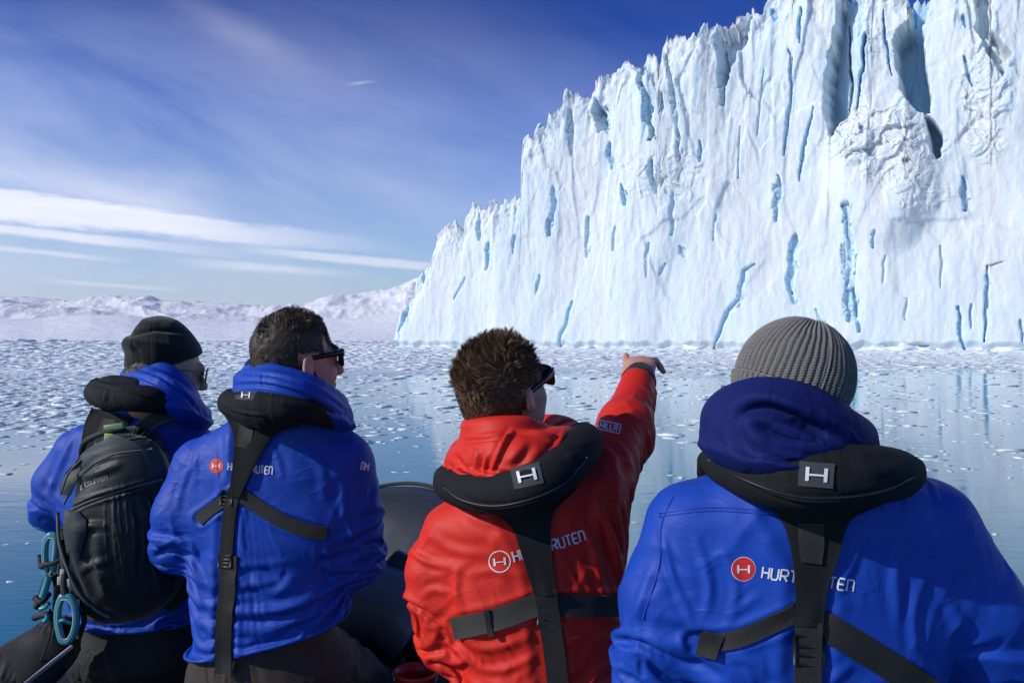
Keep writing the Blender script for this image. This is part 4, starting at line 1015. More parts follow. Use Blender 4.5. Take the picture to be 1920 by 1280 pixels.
def roll(name, loops, mat, parent, res=.006, k=.018, seed=1., amp=.003, folds=(), extra=(), cuts=(), halves=(), cl=0.):
    """soft roll of cloth or pad made of several closed or open chains"""
    allp = np.array([q for pts, _ in loops for q in pp_(pts)]+[P(*e[0]) for e in extra]); m = .10
    fd = Field(allp.min(0)-m, allp.max(0)+m, res)
    for pts, rad in loops: 
        c = catmull(pp_(pts), 4); rr = np.interp(np.linspace(0, 1, len(c)), np.linspace(0, 1, len(rad)), rad); fd.chain(list(c), list(rr), k)
    for e in extra: fd.ell(P(*e[0]), e[1], (np.array(Matrix.Rotation(math.radians(e[2]), 3, 'Y')) if len(e) > 2 else None), .025)
    for e in cuts: fd.cut_ell(P(*e[0]), e[1], (np.array(Matrix.Rotation(math.radians(e[2]), 3, 'Y')) if len(e) > 2 else None), .02)
    for p, n in halves: fd.cut_half(P(*p), n, .012)
    v, f = build_field(fd, False, 2)
    if cl: v = drape_cloth(fd, v, f, [], seed, iters=120, tor_x=cl, inner=-.003, outer=.012, bend=.3)
    v, f = subdiv(v, f); v = sharpen(v, f, 8, .8) if cl else v; v = wrinkle(v, f, [], amp*(.4 if cl else 1), seed, None, folds); v = relax(v, f, 1, .3)
    o = mesh_obj(name, v, f, mat, parent); return o, bvh_of(v, f)
def hair_cap(pr, cut, length_fn, n, mat, width, seed, thick=1.06, top=1.0, undermat=None):
    """scalp shell and strands. cut(local xyz)-> True where hair grows"""
    R, hc = pr['R'], pr['hc']; bm = bmesh.new(); bmesh.ops.create_icosphere(bm, subdivisions=6, radius=1.)
    u = np.array([q.co[:] for q in bm.verts]); f = np.array([[q.index for q in p.verts] for p in bm.faces]); bm.free()
    # outer envelope of cranium + nape, in head space, by ray marching the body surface
    b = bvh_of(*pr['body']); L = []
    o = Vector(hc+R@np.array([0, -.012, .02]))
    for d in u:
        h = b.ray_cast(o, Vector(R@d), .2)
        L.append(h[3] if h[0] is not None else .1)
    L = np.array(L); loc = u*L[:, None]+np.array([0, -.012, .02]); grow = cut(loc/pr['hs'])
    keep = grow[f].all(1); f = f[keep]; used = np.unique(f); mp = -np.ones(len(u), int); mp[used] = np.arange(len(used)); f = mp[f]
    lw = u*(L+.0035+.004*top*np.clip(u[:, 2], 0, 1))[:, None]+np.array([0, -.012, .02])
    w_ = (hc+lw@R.T)[used]; nr = (u@R.T)[used]
    n2 = perlin(w_*70)*.0012; w_ = w_+nr*n2[:, None]
    cap = mesh_obj('hair', w_, f, undermat or mat, pr['root']); attr(cap, 'tone', .12+.1*perlin(w_*160))
    strands('hair_strands', w_, nr, np.ones(len(w_), bool), n, lambda p, q, r: length_fn(p, q, r, R, (p-hc)@R/pr['hs']), mat, cap, width, seed)
    return cap

# ---- the man on the right: grey ribbed beanie, blue jacket
P4 = make_person(dict(label='person in a grey ribbed beanie and blue jacket with a navy hood folded back', Y=1.36, b=.125, seed=1.7, mat=M_BLUE, amp=.0062, tmat=M_TROUB,
  torso=[(850,1415,1630,-.02,.07),(880,1345,1690,-.01,.09),(915,1275,1755,0,.115),(960,1235,1800),(1040,1235,1800),(1130,1262,1772),(1230,1290,1745),(1320,1300,1735),(1460,1295,1740)],
  arms=[([(1292,985,1.36),(1243,1120,1.36),(1220,1265,1.40),(1330,1360,1.62)],[.078,.072,.066,.048]), ([(1745,985,1.36),(1825,1130,1.36),(1868,1290,1.40),(1760,1390,1.62)],[.082,.080,.076,.05])],
  hands=[dict(back=(0,-.2,1),side=-1,curl=.8),dict(back=(0,-.2,1),side=1,curl=.8)], hip=(1515,1500,1.38), head=(1478,757,1.36), head_rot=(-16,-6,6), armk=.03,
  legs=[[(1420,1530,1.42),(1330,1500,1.85),(1340,1500,2.0)],[(1610,1530,1.42),(1700,1500,1.85),(1640,1500,2.0)]], hipr=(.19,.14,.12),
  press=[([(1470,960),(1520,1060),(1515,1180),(1515,1290)],60),([(1300,1200),(1390,1195),(1500,1148)],26),([(1540,1165),(1620,1218),(1730,1285)],34)],
  folds=[([(1240,990),(1262,1080),(1300,1170)],7,.007),([(1300,1000),(1330,1090),(1322,1160)],9,.006),([(1350,1010),(1380,1100),(1360,1180)],9,.004),([(1630,960),(1600,1050),(1560,1120)],10,.006),
   ([(1700,1000),(1680,1080),(1690,1180)],11,.007),([(1740,1060),(1712,1150),(1720,1240)],9,.008),([(1760,1090),(1800,1180),(1800,1260)],12,.007),([(1230,1050),(1200,1130),(1190,1230)],9,.005),
   ([(1430,1110),(1390,1140),(1370,1160)],8,.004),([(1230,960),(1340,952),(1450,960)],4,.0016),([(1600,1240),(1560,1270),(1545,1290)],9,.006),([(1350,1240),(1400,1235),(1450,1270)],9,.005),([(1830,1000),(1850,1080),(1880,1160)],10,.004)]))
r4 = P4['root']
hood4, hb4 = roll('hood', [([(1370,800,1.40),(1385,790,1.31),(1440,800,1.235),(1520,815,1.24),(1585,822,1.30),(1602,820,1.40),(1575,805,1.50),(1470,800,1.52),(1385,800,1.47)],[.042,.050,.058,.050,.036,.030,.030,.035,.04]),
   ([(1384,774,1.33),(1440,764,1.26),(1520,778,1.26),(1590,812,1.35)],[.032,.036,.034,.020])], M_NAVY, r4, .006, .03, 2.2, .0035, cl=.05, cuts=[((1500,802,1.175),(.080,.030,.020),14)],
   folds=[([(1376,790),(1400,768),(1450,768),(1530,805),(1600,838)],12,-.016),([(1375,785),(1392,830),(1425,860)],14,-.008),([(1445,800),(1520,830),(1590,835)],14,.007),([(1452,722),(1448,745),(1440,790)],3,-.0018),([(1540,770),(1580,800),(1612,830)],5,.005),([(1340,790),(1335,830),(1350,850)],8,.004)],
   extra=[((1410,790,1.275),(.072,.055,.055),-10)])
col4, _ = roll('collar', [([(1560,795,1.42),(1600,812,1.42),(1615,825,1.40)],[.022,.020,.018]),([(1590,835,1.36),(1615,842,1.38),(1600,845,1.46)],[.02,.018,.02])], M_BLUE, r4, .006, .015, 3.1, .003)
vest4, vb4 = roll('life_vest', [([(1330,862,1.44),(1352,872,1.35),(1400,888,1.262),(1465,898,1.212),(1540,899,1.200),(1620,889,1.215),(1680,888,1.27),(1712,888,1.35),(1700,905,1.46),(1680,940,1.55)],[.008,.020,.027,.031,.034,.035,.030,.010,.020,.028]),
   ([(1330,862,1.44),(1345,900,1.54)],[.014,.03]),([(1420,895,1.235),(1520,906,1.205),(1620,900,1.22)],[.02,.026,.02])], M_VEST, r4, .006, .03, 5.2, .0022,
   folds=[([(1322,855),(1400,900),(1480,932),(1560,938),(1650,924),(1724,890)],4,.004),([(1322,848),(1360,862),(1430,880)],4,.003),([(1600,850),(1640,880),(1700,880)],14,.003),([(1440,890),(1470,915)],10,-.003)])
seam('zip', vb4, [(1330,862),(1400,900),(1480,928),(1560,934),(1650,922),(1716,892)], M_MATTE, vest4, .0022, .0012)
panel('yoke', P4['jb'], [(1340,878),(1405,930),(1462,972),(1484,1040),(1490,1110),(1488,1172)], [(1712,900),(1660,945),(1592,978),(1568,1050),(1548,1110),(1541,1172)], M_VEST, vest4, .006, .005)
panel('stitched_patch', P4['jb'], [(1494,980),(1495,1020),(1500,1052)], [(1544,980),(1543,1020),(1538,1056)], M_WEB, vest4, .0115, .002, m=6, per=4)
strap('strap', P4['jb'], [(1515,1165),(1514,1220),(1513,1300)], 50, M_WEB, vest4, .008, .004)
strap('strap', P4['jb'], [(1310,1200),(1345,1203),(1400,1190),(1492,1146)], 34, M_WEB, vest4, .004, .003)
strap('strap', P4['jb'], [(1536,1165),(1610,1210),(1668,1246),(1740,1296)], 54, M_WEB, vest4, .004, .003)
strap('strap_tab', P4['jb'], [(1312,1200),(1350,1212)], 50, M_WEB, vest4, .0075, .004)
buckle(vest4, P4['jb'], (1514,1214), .02, 52, 54)
lp = disc  # patches with the H emblem
def patch(vest, vb, c, ang, w_, h_, s):
    ca, sa = math.cos(ang), math.sin(ang); T = lambda a, b: (c[0]+(a*ca-b*sa), c[1]+(a*sa+b*ca)); g_ = np.array([[T(a, b) for a in np.linspace(-w_/2, w_/2, 6)] for b in np.linspace(-h_/2, h_/2, 5)])
    Pw, nn = drape(vb, g_, .001, 2); o = slab('label_patch', Pw, nn, .0012, .001, M_PATCH, vest); h_mark('emblem', vb, c, ang, s, M_WHITE, vest, .0034); return o
patch(vest4, vb4, (1530,890), .08, 66, 46, 20)
disc('logo', P4['jb'], (1394,1066), 22, M_LOGO, P4['jacket'], .0009); h_mark('logo_mark', P4['jb'], (1394,1066), .0, 12, M_WHITE, P4['jacket'], .0018)
disc('logo_ring', P4['jb'], (1394,1066), 23, M_WHITE, P4['jacket'], .0006, ring=.93)
lettering('lettering', P4['jb'], 'HURTIGRUTEN', (1428,1082), (1598,1108), 21, M_WHITE, P4['jacket'], .16, .0016)
for dy in (0, 6): seam('seam', P4['jb'], [(1236,962+dy),(1330,951+dy),(1430,957+dy),(1462,966+dy)], M_BLUE, P4['jacket'], .0012, .0004)
seam('seam', P4['jb'], [(1262,930),(1240,985),(1236,1060),(1205,1160)], M_BLUE, P4['jacket'], .0014, .0004)
# ribbed beanie
def beanie4():
    R, hc = P4['R'], P4['hc']; Rt = R@np.array(Matrix.Rotation(math.radians(14), 3, 'Y')@Matrix.Rotation(math.radians(10), 3, 'X')); c = hc+R@np.array([0, -.012, .045])
    NP, NT_ = 1100, 260; ph = np.linspace(0, 2*math.pi, NP, endpoint=False); th = np.linspace(.02, 1, NT_)*math.radians(118)
    A, B = np.meshgrid(ph, th, indexing='ij'); lx = np.sin(B)*np.cos(A); ly = np.sin(B)*np.sin(A); lz = np.cos(B)
    nrib = 54; st = np.sin(B)
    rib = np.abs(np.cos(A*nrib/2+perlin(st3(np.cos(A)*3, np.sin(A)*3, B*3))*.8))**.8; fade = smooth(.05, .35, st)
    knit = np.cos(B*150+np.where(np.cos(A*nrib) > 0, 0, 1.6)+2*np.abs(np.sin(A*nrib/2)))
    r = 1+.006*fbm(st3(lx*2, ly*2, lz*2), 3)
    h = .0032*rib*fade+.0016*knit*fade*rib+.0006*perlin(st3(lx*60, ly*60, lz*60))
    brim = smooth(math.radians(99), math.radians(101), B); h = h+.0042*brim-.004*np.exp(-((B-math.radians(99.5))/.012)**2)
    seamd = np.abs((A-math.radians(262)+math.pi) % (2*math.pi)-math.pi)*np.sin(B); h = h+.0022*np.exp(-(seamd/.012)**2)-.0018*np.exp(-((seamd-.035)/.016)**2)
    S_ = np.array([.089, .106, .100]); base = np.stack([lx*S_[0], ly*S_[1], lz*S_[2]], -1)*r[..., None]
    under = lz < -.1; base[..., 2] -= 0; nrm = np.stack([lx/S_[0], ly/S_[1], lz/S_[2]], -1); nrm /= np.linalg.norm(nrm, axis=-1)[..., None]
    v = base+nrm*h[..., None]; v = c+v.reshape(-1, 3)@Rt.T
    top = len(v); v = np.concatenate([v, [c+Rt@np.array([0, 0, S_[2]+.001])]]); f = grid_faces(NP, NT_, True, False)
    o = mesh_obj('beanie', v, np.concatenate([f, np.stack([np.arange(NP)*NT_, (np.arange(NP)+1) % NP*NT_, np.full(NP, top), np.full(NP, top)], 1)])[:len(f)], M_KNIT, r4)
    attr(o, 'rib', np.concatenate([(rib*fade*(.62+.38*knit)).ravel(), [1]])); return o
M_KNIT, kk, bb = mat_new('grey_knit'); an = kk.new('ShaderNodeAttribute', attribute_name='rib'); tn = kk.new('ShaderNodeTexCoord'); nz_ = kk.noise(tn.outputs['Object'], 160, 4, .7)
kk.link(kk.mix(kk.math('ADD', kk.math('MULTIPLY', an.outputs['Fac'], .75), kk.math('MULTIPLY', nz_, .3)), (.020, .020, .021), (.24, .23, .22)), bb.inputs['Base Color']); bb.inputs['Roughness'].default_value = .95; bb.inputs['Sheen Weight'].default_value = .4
bmn = kk.new('ShaderNodeBump', i_Strength=.8, i_Distance=.002); kk.link(kk.noise(tn.outputs['Object'], 420, 4, .7), bmn.inputs['Height']); kk.link(bmn.outputs[0], bb.inputs['Normal'])
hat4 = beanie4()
vv_ = np.empty(len(hat4.data.vertices)*3, np.float32); hat4.data.vertices.foreach_get('co', vv_); vv_ = vv_.reshape(-1, 3).astype(float); nn_ = np.empty_like(vv_, dtype=np.float32).ravel(); hat4.data.vertices.foreach_get('normal', nn_); nn_ = nn_.reshape(-1, 3).astype(float)
nn_ *= np.sign(((vv_-vv_.mean(0))*nn_).sum(1))[:, None]
M_FUZZ = mat_plain('wool_fuzz', (.26, .25, .24), .9)
strands('wool_fuzz', vv_, nn_, np.ones(len(vv_), bool), 9000, lambda p, q, r: (q*.5+r.normal(size=q.shape)*.6, r.uniform(.002, .006, len(p)), r.normal(size=q.shape)*.4), M_FUZZ, hat4, .0004, 44)
sunglasses(r4, P4['hc']+P4['R']@np.array([0, .004, .012]), P4['R'], 'thick', 1.04)

# ---- the man in red, pointing
P3 = make_person(dict(label='person in a red jacket with spiky brown hair pointing at the ice cliff', Y=1.64, b=.125, seed=4.1, mat=M_RED, amp=.0065, tmat=M_TROUB, fine=True, hs=.92, cloth=dict(tor_x=.08, arm_x=.20),
  torso=[(868,915,1075,-.02,.07),(890,882,1108,-.02,.09),(925,850,1140,0,.11),(975,812,1158),(1050,822,1165),(1140,845,1165),(1230,860,1165),(1320,862,1162),(1420,860,1165)],
  arms=[([(843,1000,1.64),(812,1070,1.64),(836,1190,1.66),(890,1250,1.86)],[.062,.055,.048,.040]), ([(1118,925,1.64),(1172,800,1.86),(1198,712,2.02)],[.070,.063,.047])],
  hands=[dict(back=(0,-.3,1),side=-1,curl=.7),dict(ext=.012,d=(.10,.80,.42),back=(-.25,-.72,.9),side=1,fingers=[.12,.75,1.0,.95],splay=(-.05,.05,.2,.45),lens=(.8,.8,.8,1.0),tuck=.9,s=1.12)], hip=(1015,1440,1.66), head=(943,732,1.64), head_rot=(44,20,6), armk=.04,
  legs=[[(930,1450,1.7),(880,1440,2.1),(880,1400,2.2)],[(1090,1450,1.7),(1100,1440,2.1),(1060,1400,2.2)]],
  press=[([(960,960),(1005,1040),(1022,1110),(1035,1290)],46),([(862,1172),(940,1155),(1010,1130)],28),([(1040,1130),(1160,1135)],28)],
  folds=[([(850,950),(900,975),(960,985)],8,.004),([(800,1000),(850,1030),(920,1040)],9,.005),([(870,1080),(920,1070),(980,1080)],8,.004),([(860,1060),(855,1110),(870,1150)],8,.008),([(862,1200),(920,1215),(1000,1190)],9,.008),([(868,1240),(940,1255),(1010,1225)],9,.008),
   ([(1060,1200),(1110,1190),(1160,1205)],9,.005),([(1120,830),(1150,860),(1160,950)],7,.006),([(1150,820),(1180,860),(1185,930)],6,.005),([(1135,880),(1120,950),(1130,1040)],9,.004),([(1150,760),(1190,755),(1225,775)],5,.006),([(1160,735),(1190,728),(1226,740)],5,.006),([(1140,790),(1185,775),(1225,800)],5,.005),
   ([(770,1030),(800,1050),(850,1060)],7,.006),([(785,1120),(820,1105),(850,1125)],7,.005),([(800,1180),(830,1170),(855,1190)],7,.006),([(812,1220),(840,1205),(862,1225)],6,.005)]))
r3 = P3['root']
hood3, hb3 = roll('hood', [([(862,862,1.66),(885,860,1.58),(930,856,1.52),(985,858,1.50),(1040,838,1.55),(1070,812,1.66),(1040,800,1.78),(960,810,1.82),(880,840,1.76),(862,862,1.66)],[.030,.034,.040,.042,.036,.024,.028,.03,.03,.03]),
   ([(878,800,1.66),(888,802,1.58),(930,800,1.54),(985,800,1.55),(1020,812,1.62),(1010,810,1.74),(940,800,1.76),(885,800,1.72),(878,800,1.66)],[.016,.018,.020,.020,.018,.016,.016,.016,.016]),
   ([(882,820,1.64),(930,825,1.56),(1000,825,1.57),(1045,818,1.64)],[.02,.026,.026,.02]),([(1045,808,1.68),(1068,800,1.68),(1080,802,1.70)],[.018,.013,.006])], M_RED, r3, .0055, .014, 7.3, .0035, cl=.08,
   folds=[([(868,828),(920,822),(960,812)],4,-.007),([(965,805),(945,830),(920,885)],5,.009),([(965,806),(1010,812),(1050,818)],4,.006),([(895,840),(893,870),(900,890)],5,.007),([(850,850),(870,880),(885,895)],6,-.008),([(1000,830),(980,860),(960,880)],9,-.006),([(1060,805),(1045,835),(1030,850)],5,.006),([(912,850),(908,875),(906,890)],4,.006)])
vest3, vb3 = roll('life_vest', [([(832,897,1.66),(846,910,1.575),(890,923,1.515),(945,925,1.475),(1005,910,1.46),(1055,874,1.50),(1088,840,1.58),(1090,826,1.68),(1070,830,1.80)],[.010,.022,.025,.027,.029,.032,.033,.028,.026]),
   ([(836,893,1.66),(850,900,1.80)],[.018,.03])], M_VEST, r3, .006, .03, 8.2, .0022,
   folds=[([(826,905),(870,940),(930,952),(1000,940),(1070,905)],3.5,.004),([(1060,850),(1085,860)],10,.003)])
seam('zip', vb3, [(832,912),(870,938),(930,948),(1000,934),(1060,905),(1100,858)], M_MATTE, vest3, .0022, .0012)
panel('yoke', P3['jb'], [(845,935),(915,958),(958,988),(978,1040),(1002,1115)], [(1108,868),(1078,920),(1036,965),(1034,1035),(1041,1115)], M_VEST, vest3, .006, .005)
strap('strap', P3['jb'], [(1022,1105),(1030,1160),(1040,1230),(1048,1300)], 40, M_WEB, vest3, .008, .004)
strap('strap', P3['jb'], [(850,1178),(930,1160),(1012,1130)], 42, M_WEB_LIT, vest3, .004, .003)
strap('strap', P3['jb'], [(1036,1132),(1090,1136),(1160,1134)], 42, M_WEB, vest3, .004, .003)
strap('strap_keeper', P3['jb'], [(912,1140),(922,1190)], 10, M_WEB, vest3, .008, .003, m=4)
buckle(vest3, P3['jb'], (1027,1152), .08, 34, 34, M_MATTE)
patch(vest3, vb3, (988,892), -.22, 56, 40, 17)
disc('logo', P3['jb'], (937,1052), 21, M_WHITE, P3['jacket'], .0009, ring=.90); h_mark('logo_mark', P3['jb'], (937,1052), -.12, 11.5, M_WHITE, P3['jacket'], .0012)
lettering('lettering', P3['jb'], 'HURTIGRUTEN', (965,1052), (1098,1012), 19, M_WHITE, P3['jacket'], .16, .0016)
# sleeve badge
def badge(pr, c, ang, w_, h_, word):
    ca, sa = math.cos(ang), math.sin(ang); T = lambda a, b: (c[0]+(a*ca-b*sa), c[1]+(a*sa+b*ca)); mb = MB(); q = [T(-w_/2, -h_/2), T(w_/2, -h_/2), T(w_/2, h_/2), T(-w_/2, h_/2), T(-w_/2, -h_/2)]
    Pw, nn = drape(pr['jb'], ribbon_px(q, 2.0, per=5, m=3, straight=True), .001, 0); n, m = Pw.shape[:2]; mb.add((Pw+nn*.001).reshape(-1, 3), grid_faces(n, m)); mb.build('badge', M_WHITE, pr['jacket'], False)
    lettering('badge_lettering', pr['jb'], word, T(-w_*.38, h_*.30), T(w_*.38, h_*.30), h_*.6, M_WHITE, pr['jacket'], .2, .0012)
badge(P3, (1142,800), .22, 42, 17, 'HILLR')
# black cuff
w0, w1 = P3['arms'][1][0][-2], P3['arms'][1][0][-1]; dw = (w1-w0)/np.linalg.norm(w1-w0)
cf = Field(w1-.12, w1+.12, .004); cf.cone(w1-dw*.006, w1+dw*.022, .0455, .038, .0); sl, (x, y, z) = cf._sub(w1-.12, w1+.12)
tt_ = (x-w1[0])*dw[0]+(y-w1[1])*dw[1]+(z-w1[2])*dw[2]; cf._cut(sl, .028-tt_, .006) if False else None
g_ = cf.g[sl]; cf.g[sl] = np.maximum(np.maximum(g_, tt_-.030), -.012-tt_).astype(np.float32); rr_ = np.sqrt(np.maximum((x-w1[0])**2+(y-w1[1])**2+(z-w1[2])**2-tt_**2, 0)); cf.g[sl] = np.maximum(cf.g[sl], .034-rr_).astype(np.float32)
v, f = build_field(cf, True, 1); mesh_obj('cuff', v, f, M_WEB, P3['jacket'])
M_HAIR3 = mat_hair('brown_hair', (.038, .020, .011), (.33, .175, .085)); M_HAIR2 = mat_hair('dark_brown_hair', (.020, .014, .009), (.16, .105, .06)); M_HAIRG = mat_hair('grey_hair', (.10, .085, .07), (.3, .27, .24))
def grow_cut(front, side_z, nape, jag=.006, ear=True):
    def fn(q):
        x, y, z = q[:, 0], q[:, 1], q[:, 2]; j = perlin(q*60)*jag
        hairline = front-np.clip(z-.06, -1, .06)*.55
        side = z > side_z+np.clip(y, 0, .1)*.30+j
        back = (y < -.012+j) & (z > nape)
        burn = (np.abs(x) > .055) & (y > .008+j) & (y < .026+j) & (z > -.02)
        earz = (np.abs(x) > .052) & (y > -.024) & (y < .035) & (z < .026)
        temple = (np.abs(x) > .045) & (y > .046+j)
        return (z > -.11) & ~earz & ~temple & ((y < hairline+j) & side | back | burn & (z > side_z-.02))
    return fn
def spiky(p, nr, r, R, loc):
    n = len(p); up = R@np.array([0, 0, 1.]); fwd = R@np.array([0, 1., 0]); tp = smooth(.02, .10, loc[:, 2]); whorl = np.stack([perlin(p*16+3), perlin(p*16+13), perlin(p*16+23)], 1)
    low = 1-smooth(-.03, .05, loc[:, 2])
    d = nr*(.40+.75*tp)[:, None]+up*(.35*tp-.85*low-.25*(1-tp))[:, None]+fwd*(.30*tp)[:, None]+whorl*.55+r.normal(size=(n, 3))*.16
    return d, (.005+.007*smooth(-.03, .05, loc[:, 2])+.012*tp)*r.uniform(.7, 1.25, n), (-nr*.25+whorl*.45-up*.2*(1-tp)[:, None])
hair_cap(P3, grow_cut(.085, -.002, -.100), spiky, 26000, M_HAIR3, .0011, 3)
sunglasses(r3, P3['hc']+P3['R']@np.array([0, 0, .004]), P3['R'], 'thick', .97)

# ---- second man from the left: short dark hair, blue jacket
P2 = make_person(dict(label='person with short dark hair and black sunglasses in a blue jacket, second from the left', Y=1.90, b=.125, seed=9.3, mat=M_BLUE, amp=.0058, tmat=M_TROU, fine=True,
  torso=[(770,460,620,-.02,.07),(795,415,650,-.01,.09),(830,368,682,0,.11),(880,350,695),(960,362,672),(1050,370,650),(1130,368,645),(1190,364,642),(1250,364,645)],
  arms=[([(375,875,1.90),(340,960,1.88),(338,1010,1.92),(420,1065,2.15)],[.070,.064,.060,.045]), ([(645,872,1.90),(662,960,1.90),(665,1032,1.93),(600,1080,2.16)],[.075,.066,.066,.048])],
  hands=[dict(back=(0,-.3,1),side=-1,curl=.7),dict(back=(0,-.3,1),side=1,curl=.7)], hip=(500,1265,1.93), head=(556,676,1.88), head_rot=(54,5,2), hem=((470,1212,1.8),(.23,-.03,-1)),
  legs=[[(430,1290,1.96),(430,1300,2.32),(450,1420,2.45)],[(590,1245,1.96),(735,1325,2.20),(740,1420,2.30)]], hipr=(.185,.145,.12),
  press=[([(455,800),(450,880),(430,960),(425,1060),(422,1220)],28),([(376,972),(432,932)],18),([(448,925),(520,970),(608,1002)],20)],
  folds=[([(500,820),(520,860),(530,900)],6,.004),([(380,1040),(450,1060),(560,1050)],7,.004),([(375,1090),(440,1100),(540,1085)],6,.004),([(372,1130),(440,1145),(540,1140),(620,1110)],7,.004),([(640,900),(650,980),(690,1050)],7,.006),
   ([(370,860),(345,900),(330,960)],6,.005),([(400,800),(370,850),(365,920)],6,.004),([(560,830),(600,870),(610,950)],9,.004),([(378,1165),(450,1175),(560,1165)],5,.003),([(610,1005),(620,1060),(640,1100)],7,.006),([(310,980),(330,1000),(350,1030)],6,.005)]))
r2 = P2['root']
hood2, _ = roll('hood', [([(455,712,1.92),(468,716,1.82),(515,722,1.74),(580,742,1.75),(630,772,1.84),(640,782,1.96),(600,760,2.06),(520,725,2.08),(465,710,2.02),(455,712,1.92)],[.022,.026,.028,.028,.026,.022,.025,.025,.022,.022]),
   ([(468,692,1.90),(510,700,1.79),(580,722,1.79),(632,752,1.88),(640,762,1.98)],[.018,.022,.024,.022,.016]),([(590,735,1.80),(635,765,1.86),(650,785,1.92)],[.02,.022,.014])], M_BLUE, r2, .006, .014, 12.3, .003, cl=.05,
   folds=[([(450,700),(520,705),(600,735),(650,772)],3.5,-.006),([(440,722),(500,722),(580,745),(640,785)],3.5,-.006),([(492,700),(490,725)],2.5,-.004)])
col2, _ = roll('inner_hood', [([(470,688,1.94),(490,684,1.86),(530,688,1.82),(580,706,1.85),(620,730,1.93)],[.016,.020,.020,.018,.012])], M_NAVY, hood2, .006, .012, 13.3, .002)
vest2, vb2 = roll('life_vest', [([(432,738,1.93),(430,756,1.82),(462,762,1.74),(520,766,1.71),(580,770,1.74),(625,785,1.83),(640,796,1.95)],[.010,.021,.025,.024,.021,.017,.016]),
   ([(470,785,1.735),(530,785,1.73)],[.018,.018])], M_VEST, r2, .006, .025, 15.2, .0025, folds=[([(415,755),(450,772),(500,778)],3,.004),([(500,745),(560,760),(620,775)],6,.004)])
panel('yoke', P2['jb'], [(418,772),(440,820),(438,870),(430,930)], [(600,790),(520,812),(486,860),(452,932)], M_VEST, vest2, .006, .005)
panel('stitched_patch', P2['jb'], [(452,795),(448,818),(443,838)], [(482,800),(476,824),(466,842)], M_WEB, vest2, .0115, .002, m=5, per=4)
strap('strap', P2['jb'], [(441,915),(433,960),(428,1010),(426,1050)], 24, M_WEB, vest2, .008, .004)
strap('strap', P2['jb'], [(432,1040),(428,1110),(421,1180),(420,1262)], 32, M_WEB, vest2, .006, .003)
strap('strap', P2['jb'], [(372,975),(402,950),(436,928)], 22, M_WEB_LIT, vest2, .004, .003)
strap('strap', P2['jb'], [(446,922),(505,962),(560,990),(612,1000)], 27, M_WEB, vest2, .004, .003)
buckle(vest2, P2['jb'], (430,932), .1, 20, 24)
buckle(vest2, P2['jb'], (427,1050), .05, 22, 22)
patch(vest2, vb2, (462,742), .02, 40, 16, 8)
disc('logo', P2['jb'], (406,873), 13.5, M_LOGO, P2['jacket'], .0009); h_mark('logo_mark', P2['jb'], (406,873), .05, 7.5, M_WHITE, P2['jacket'], .0018)
lettering('lettering', P2['jb'], 'HURTIGRUTEN', (427,881), (510,889), 14, M_WHITE, P2['jacket'], .17, .0016)
lettering('badge_lettering', P2['jb'], 'NM', (676,880), (689,882), 14, M_WHITE, P2['jacket'], .2, .0016)
def shortcut(p, nr, r, R, loc):
    n = len(p); up = R@np.array([0, 0, 1.]); fwd = R@np.array([0, 1., 0]); tp = smooth(.05, .11, loc[:, 2]); fr = smooth(.03, .085, loc[:, 1])*tp; whorl = np.stack([perlin(p*20+3), perlin(p*20+13), perlin(p*20+23)], 1)
    d = nr*(.22+.35*tp+.4*fr)[:, None]+up*(-.75*(1-tp)+.25*fr)[:, None]+fwd*(.55*tp-.1)[:, None]+whorl*.6+r.normal(size=(n, 3))*.10
    return d, (.004+.010*tp+.008*fr+.004*smooth(-.05, .04, loc[:, 2]))*r.uniform(.75, 1.2, n), (-nr*.35+whorl*.4)
hair_cap(P2, grow_cut(.088, -.004, -.095), shortcut, 24000, M_HAIR2, .0011, 5)
sunglasses(r2, P2['hc']+P2['R']@np.array([0, 0, .004]), P2['R'], 'thick', .95)

# ---- leftmost man: black wool hat, backpack
P1 = make_person(dict(label='person in a black wool hat and metal-framed sunglasses wearing a backpack, leftmost of the four', Y=2.20, b=.13, seed=15.3, mat=M_BLUE, amp=.0065, tmat=M_TROUB, fine=True,
  torso=[(762,225,352,-.02,.07),(785,170,372,-.01,.09),(815,135,392,0,.11),(865,125,398),(950,130,392),(1040,140,385),(1120,150,380),(1175,155,378),(1230,155,378)],
  arms=[([(150,850,2.20),(110,905,2.20),(104,945,2.24),(200,975,2.44)],[.075,.065,.058,.045]), ([(365,850,2.20),(372,960,2.22),(370,1010,2.28),(300,1040,2.48)],[.07,.064,.058,.045])],
  hands=[dict(back=(0,-.3,1),side=-1,curl=.7),dict(back=(0,-.3,1),side=1,curl=.7)], hip=(265,1225,2.24), head=(312,694,2.18), head_rot=(52,-8,4), hem=((265,1172,2.1),(.0,-.0,-1)),
  legs=[[(215,1250,2.28),(175,1300,2.60),(230,1400,2.72)],[(320,1250,2.28),(345,1300,2.62),(330,1400,2.74)]],
  press=[([(215,780),(180,840),(165,900)],26)],
  folds=[([(170,770),(130,830),(110,880)],6,.006),([(120,850),(100,900),(90,930)],6,.006),([(290,800),(270,830),(268,870)],6,.007),([(85,890),(100,920),(118,950)],5,.006),([(310,830),(320,880),(330,930)],8,.005),([(150,800),(145,860),(150,900)],6,.005)]))
r1 = P1['root']
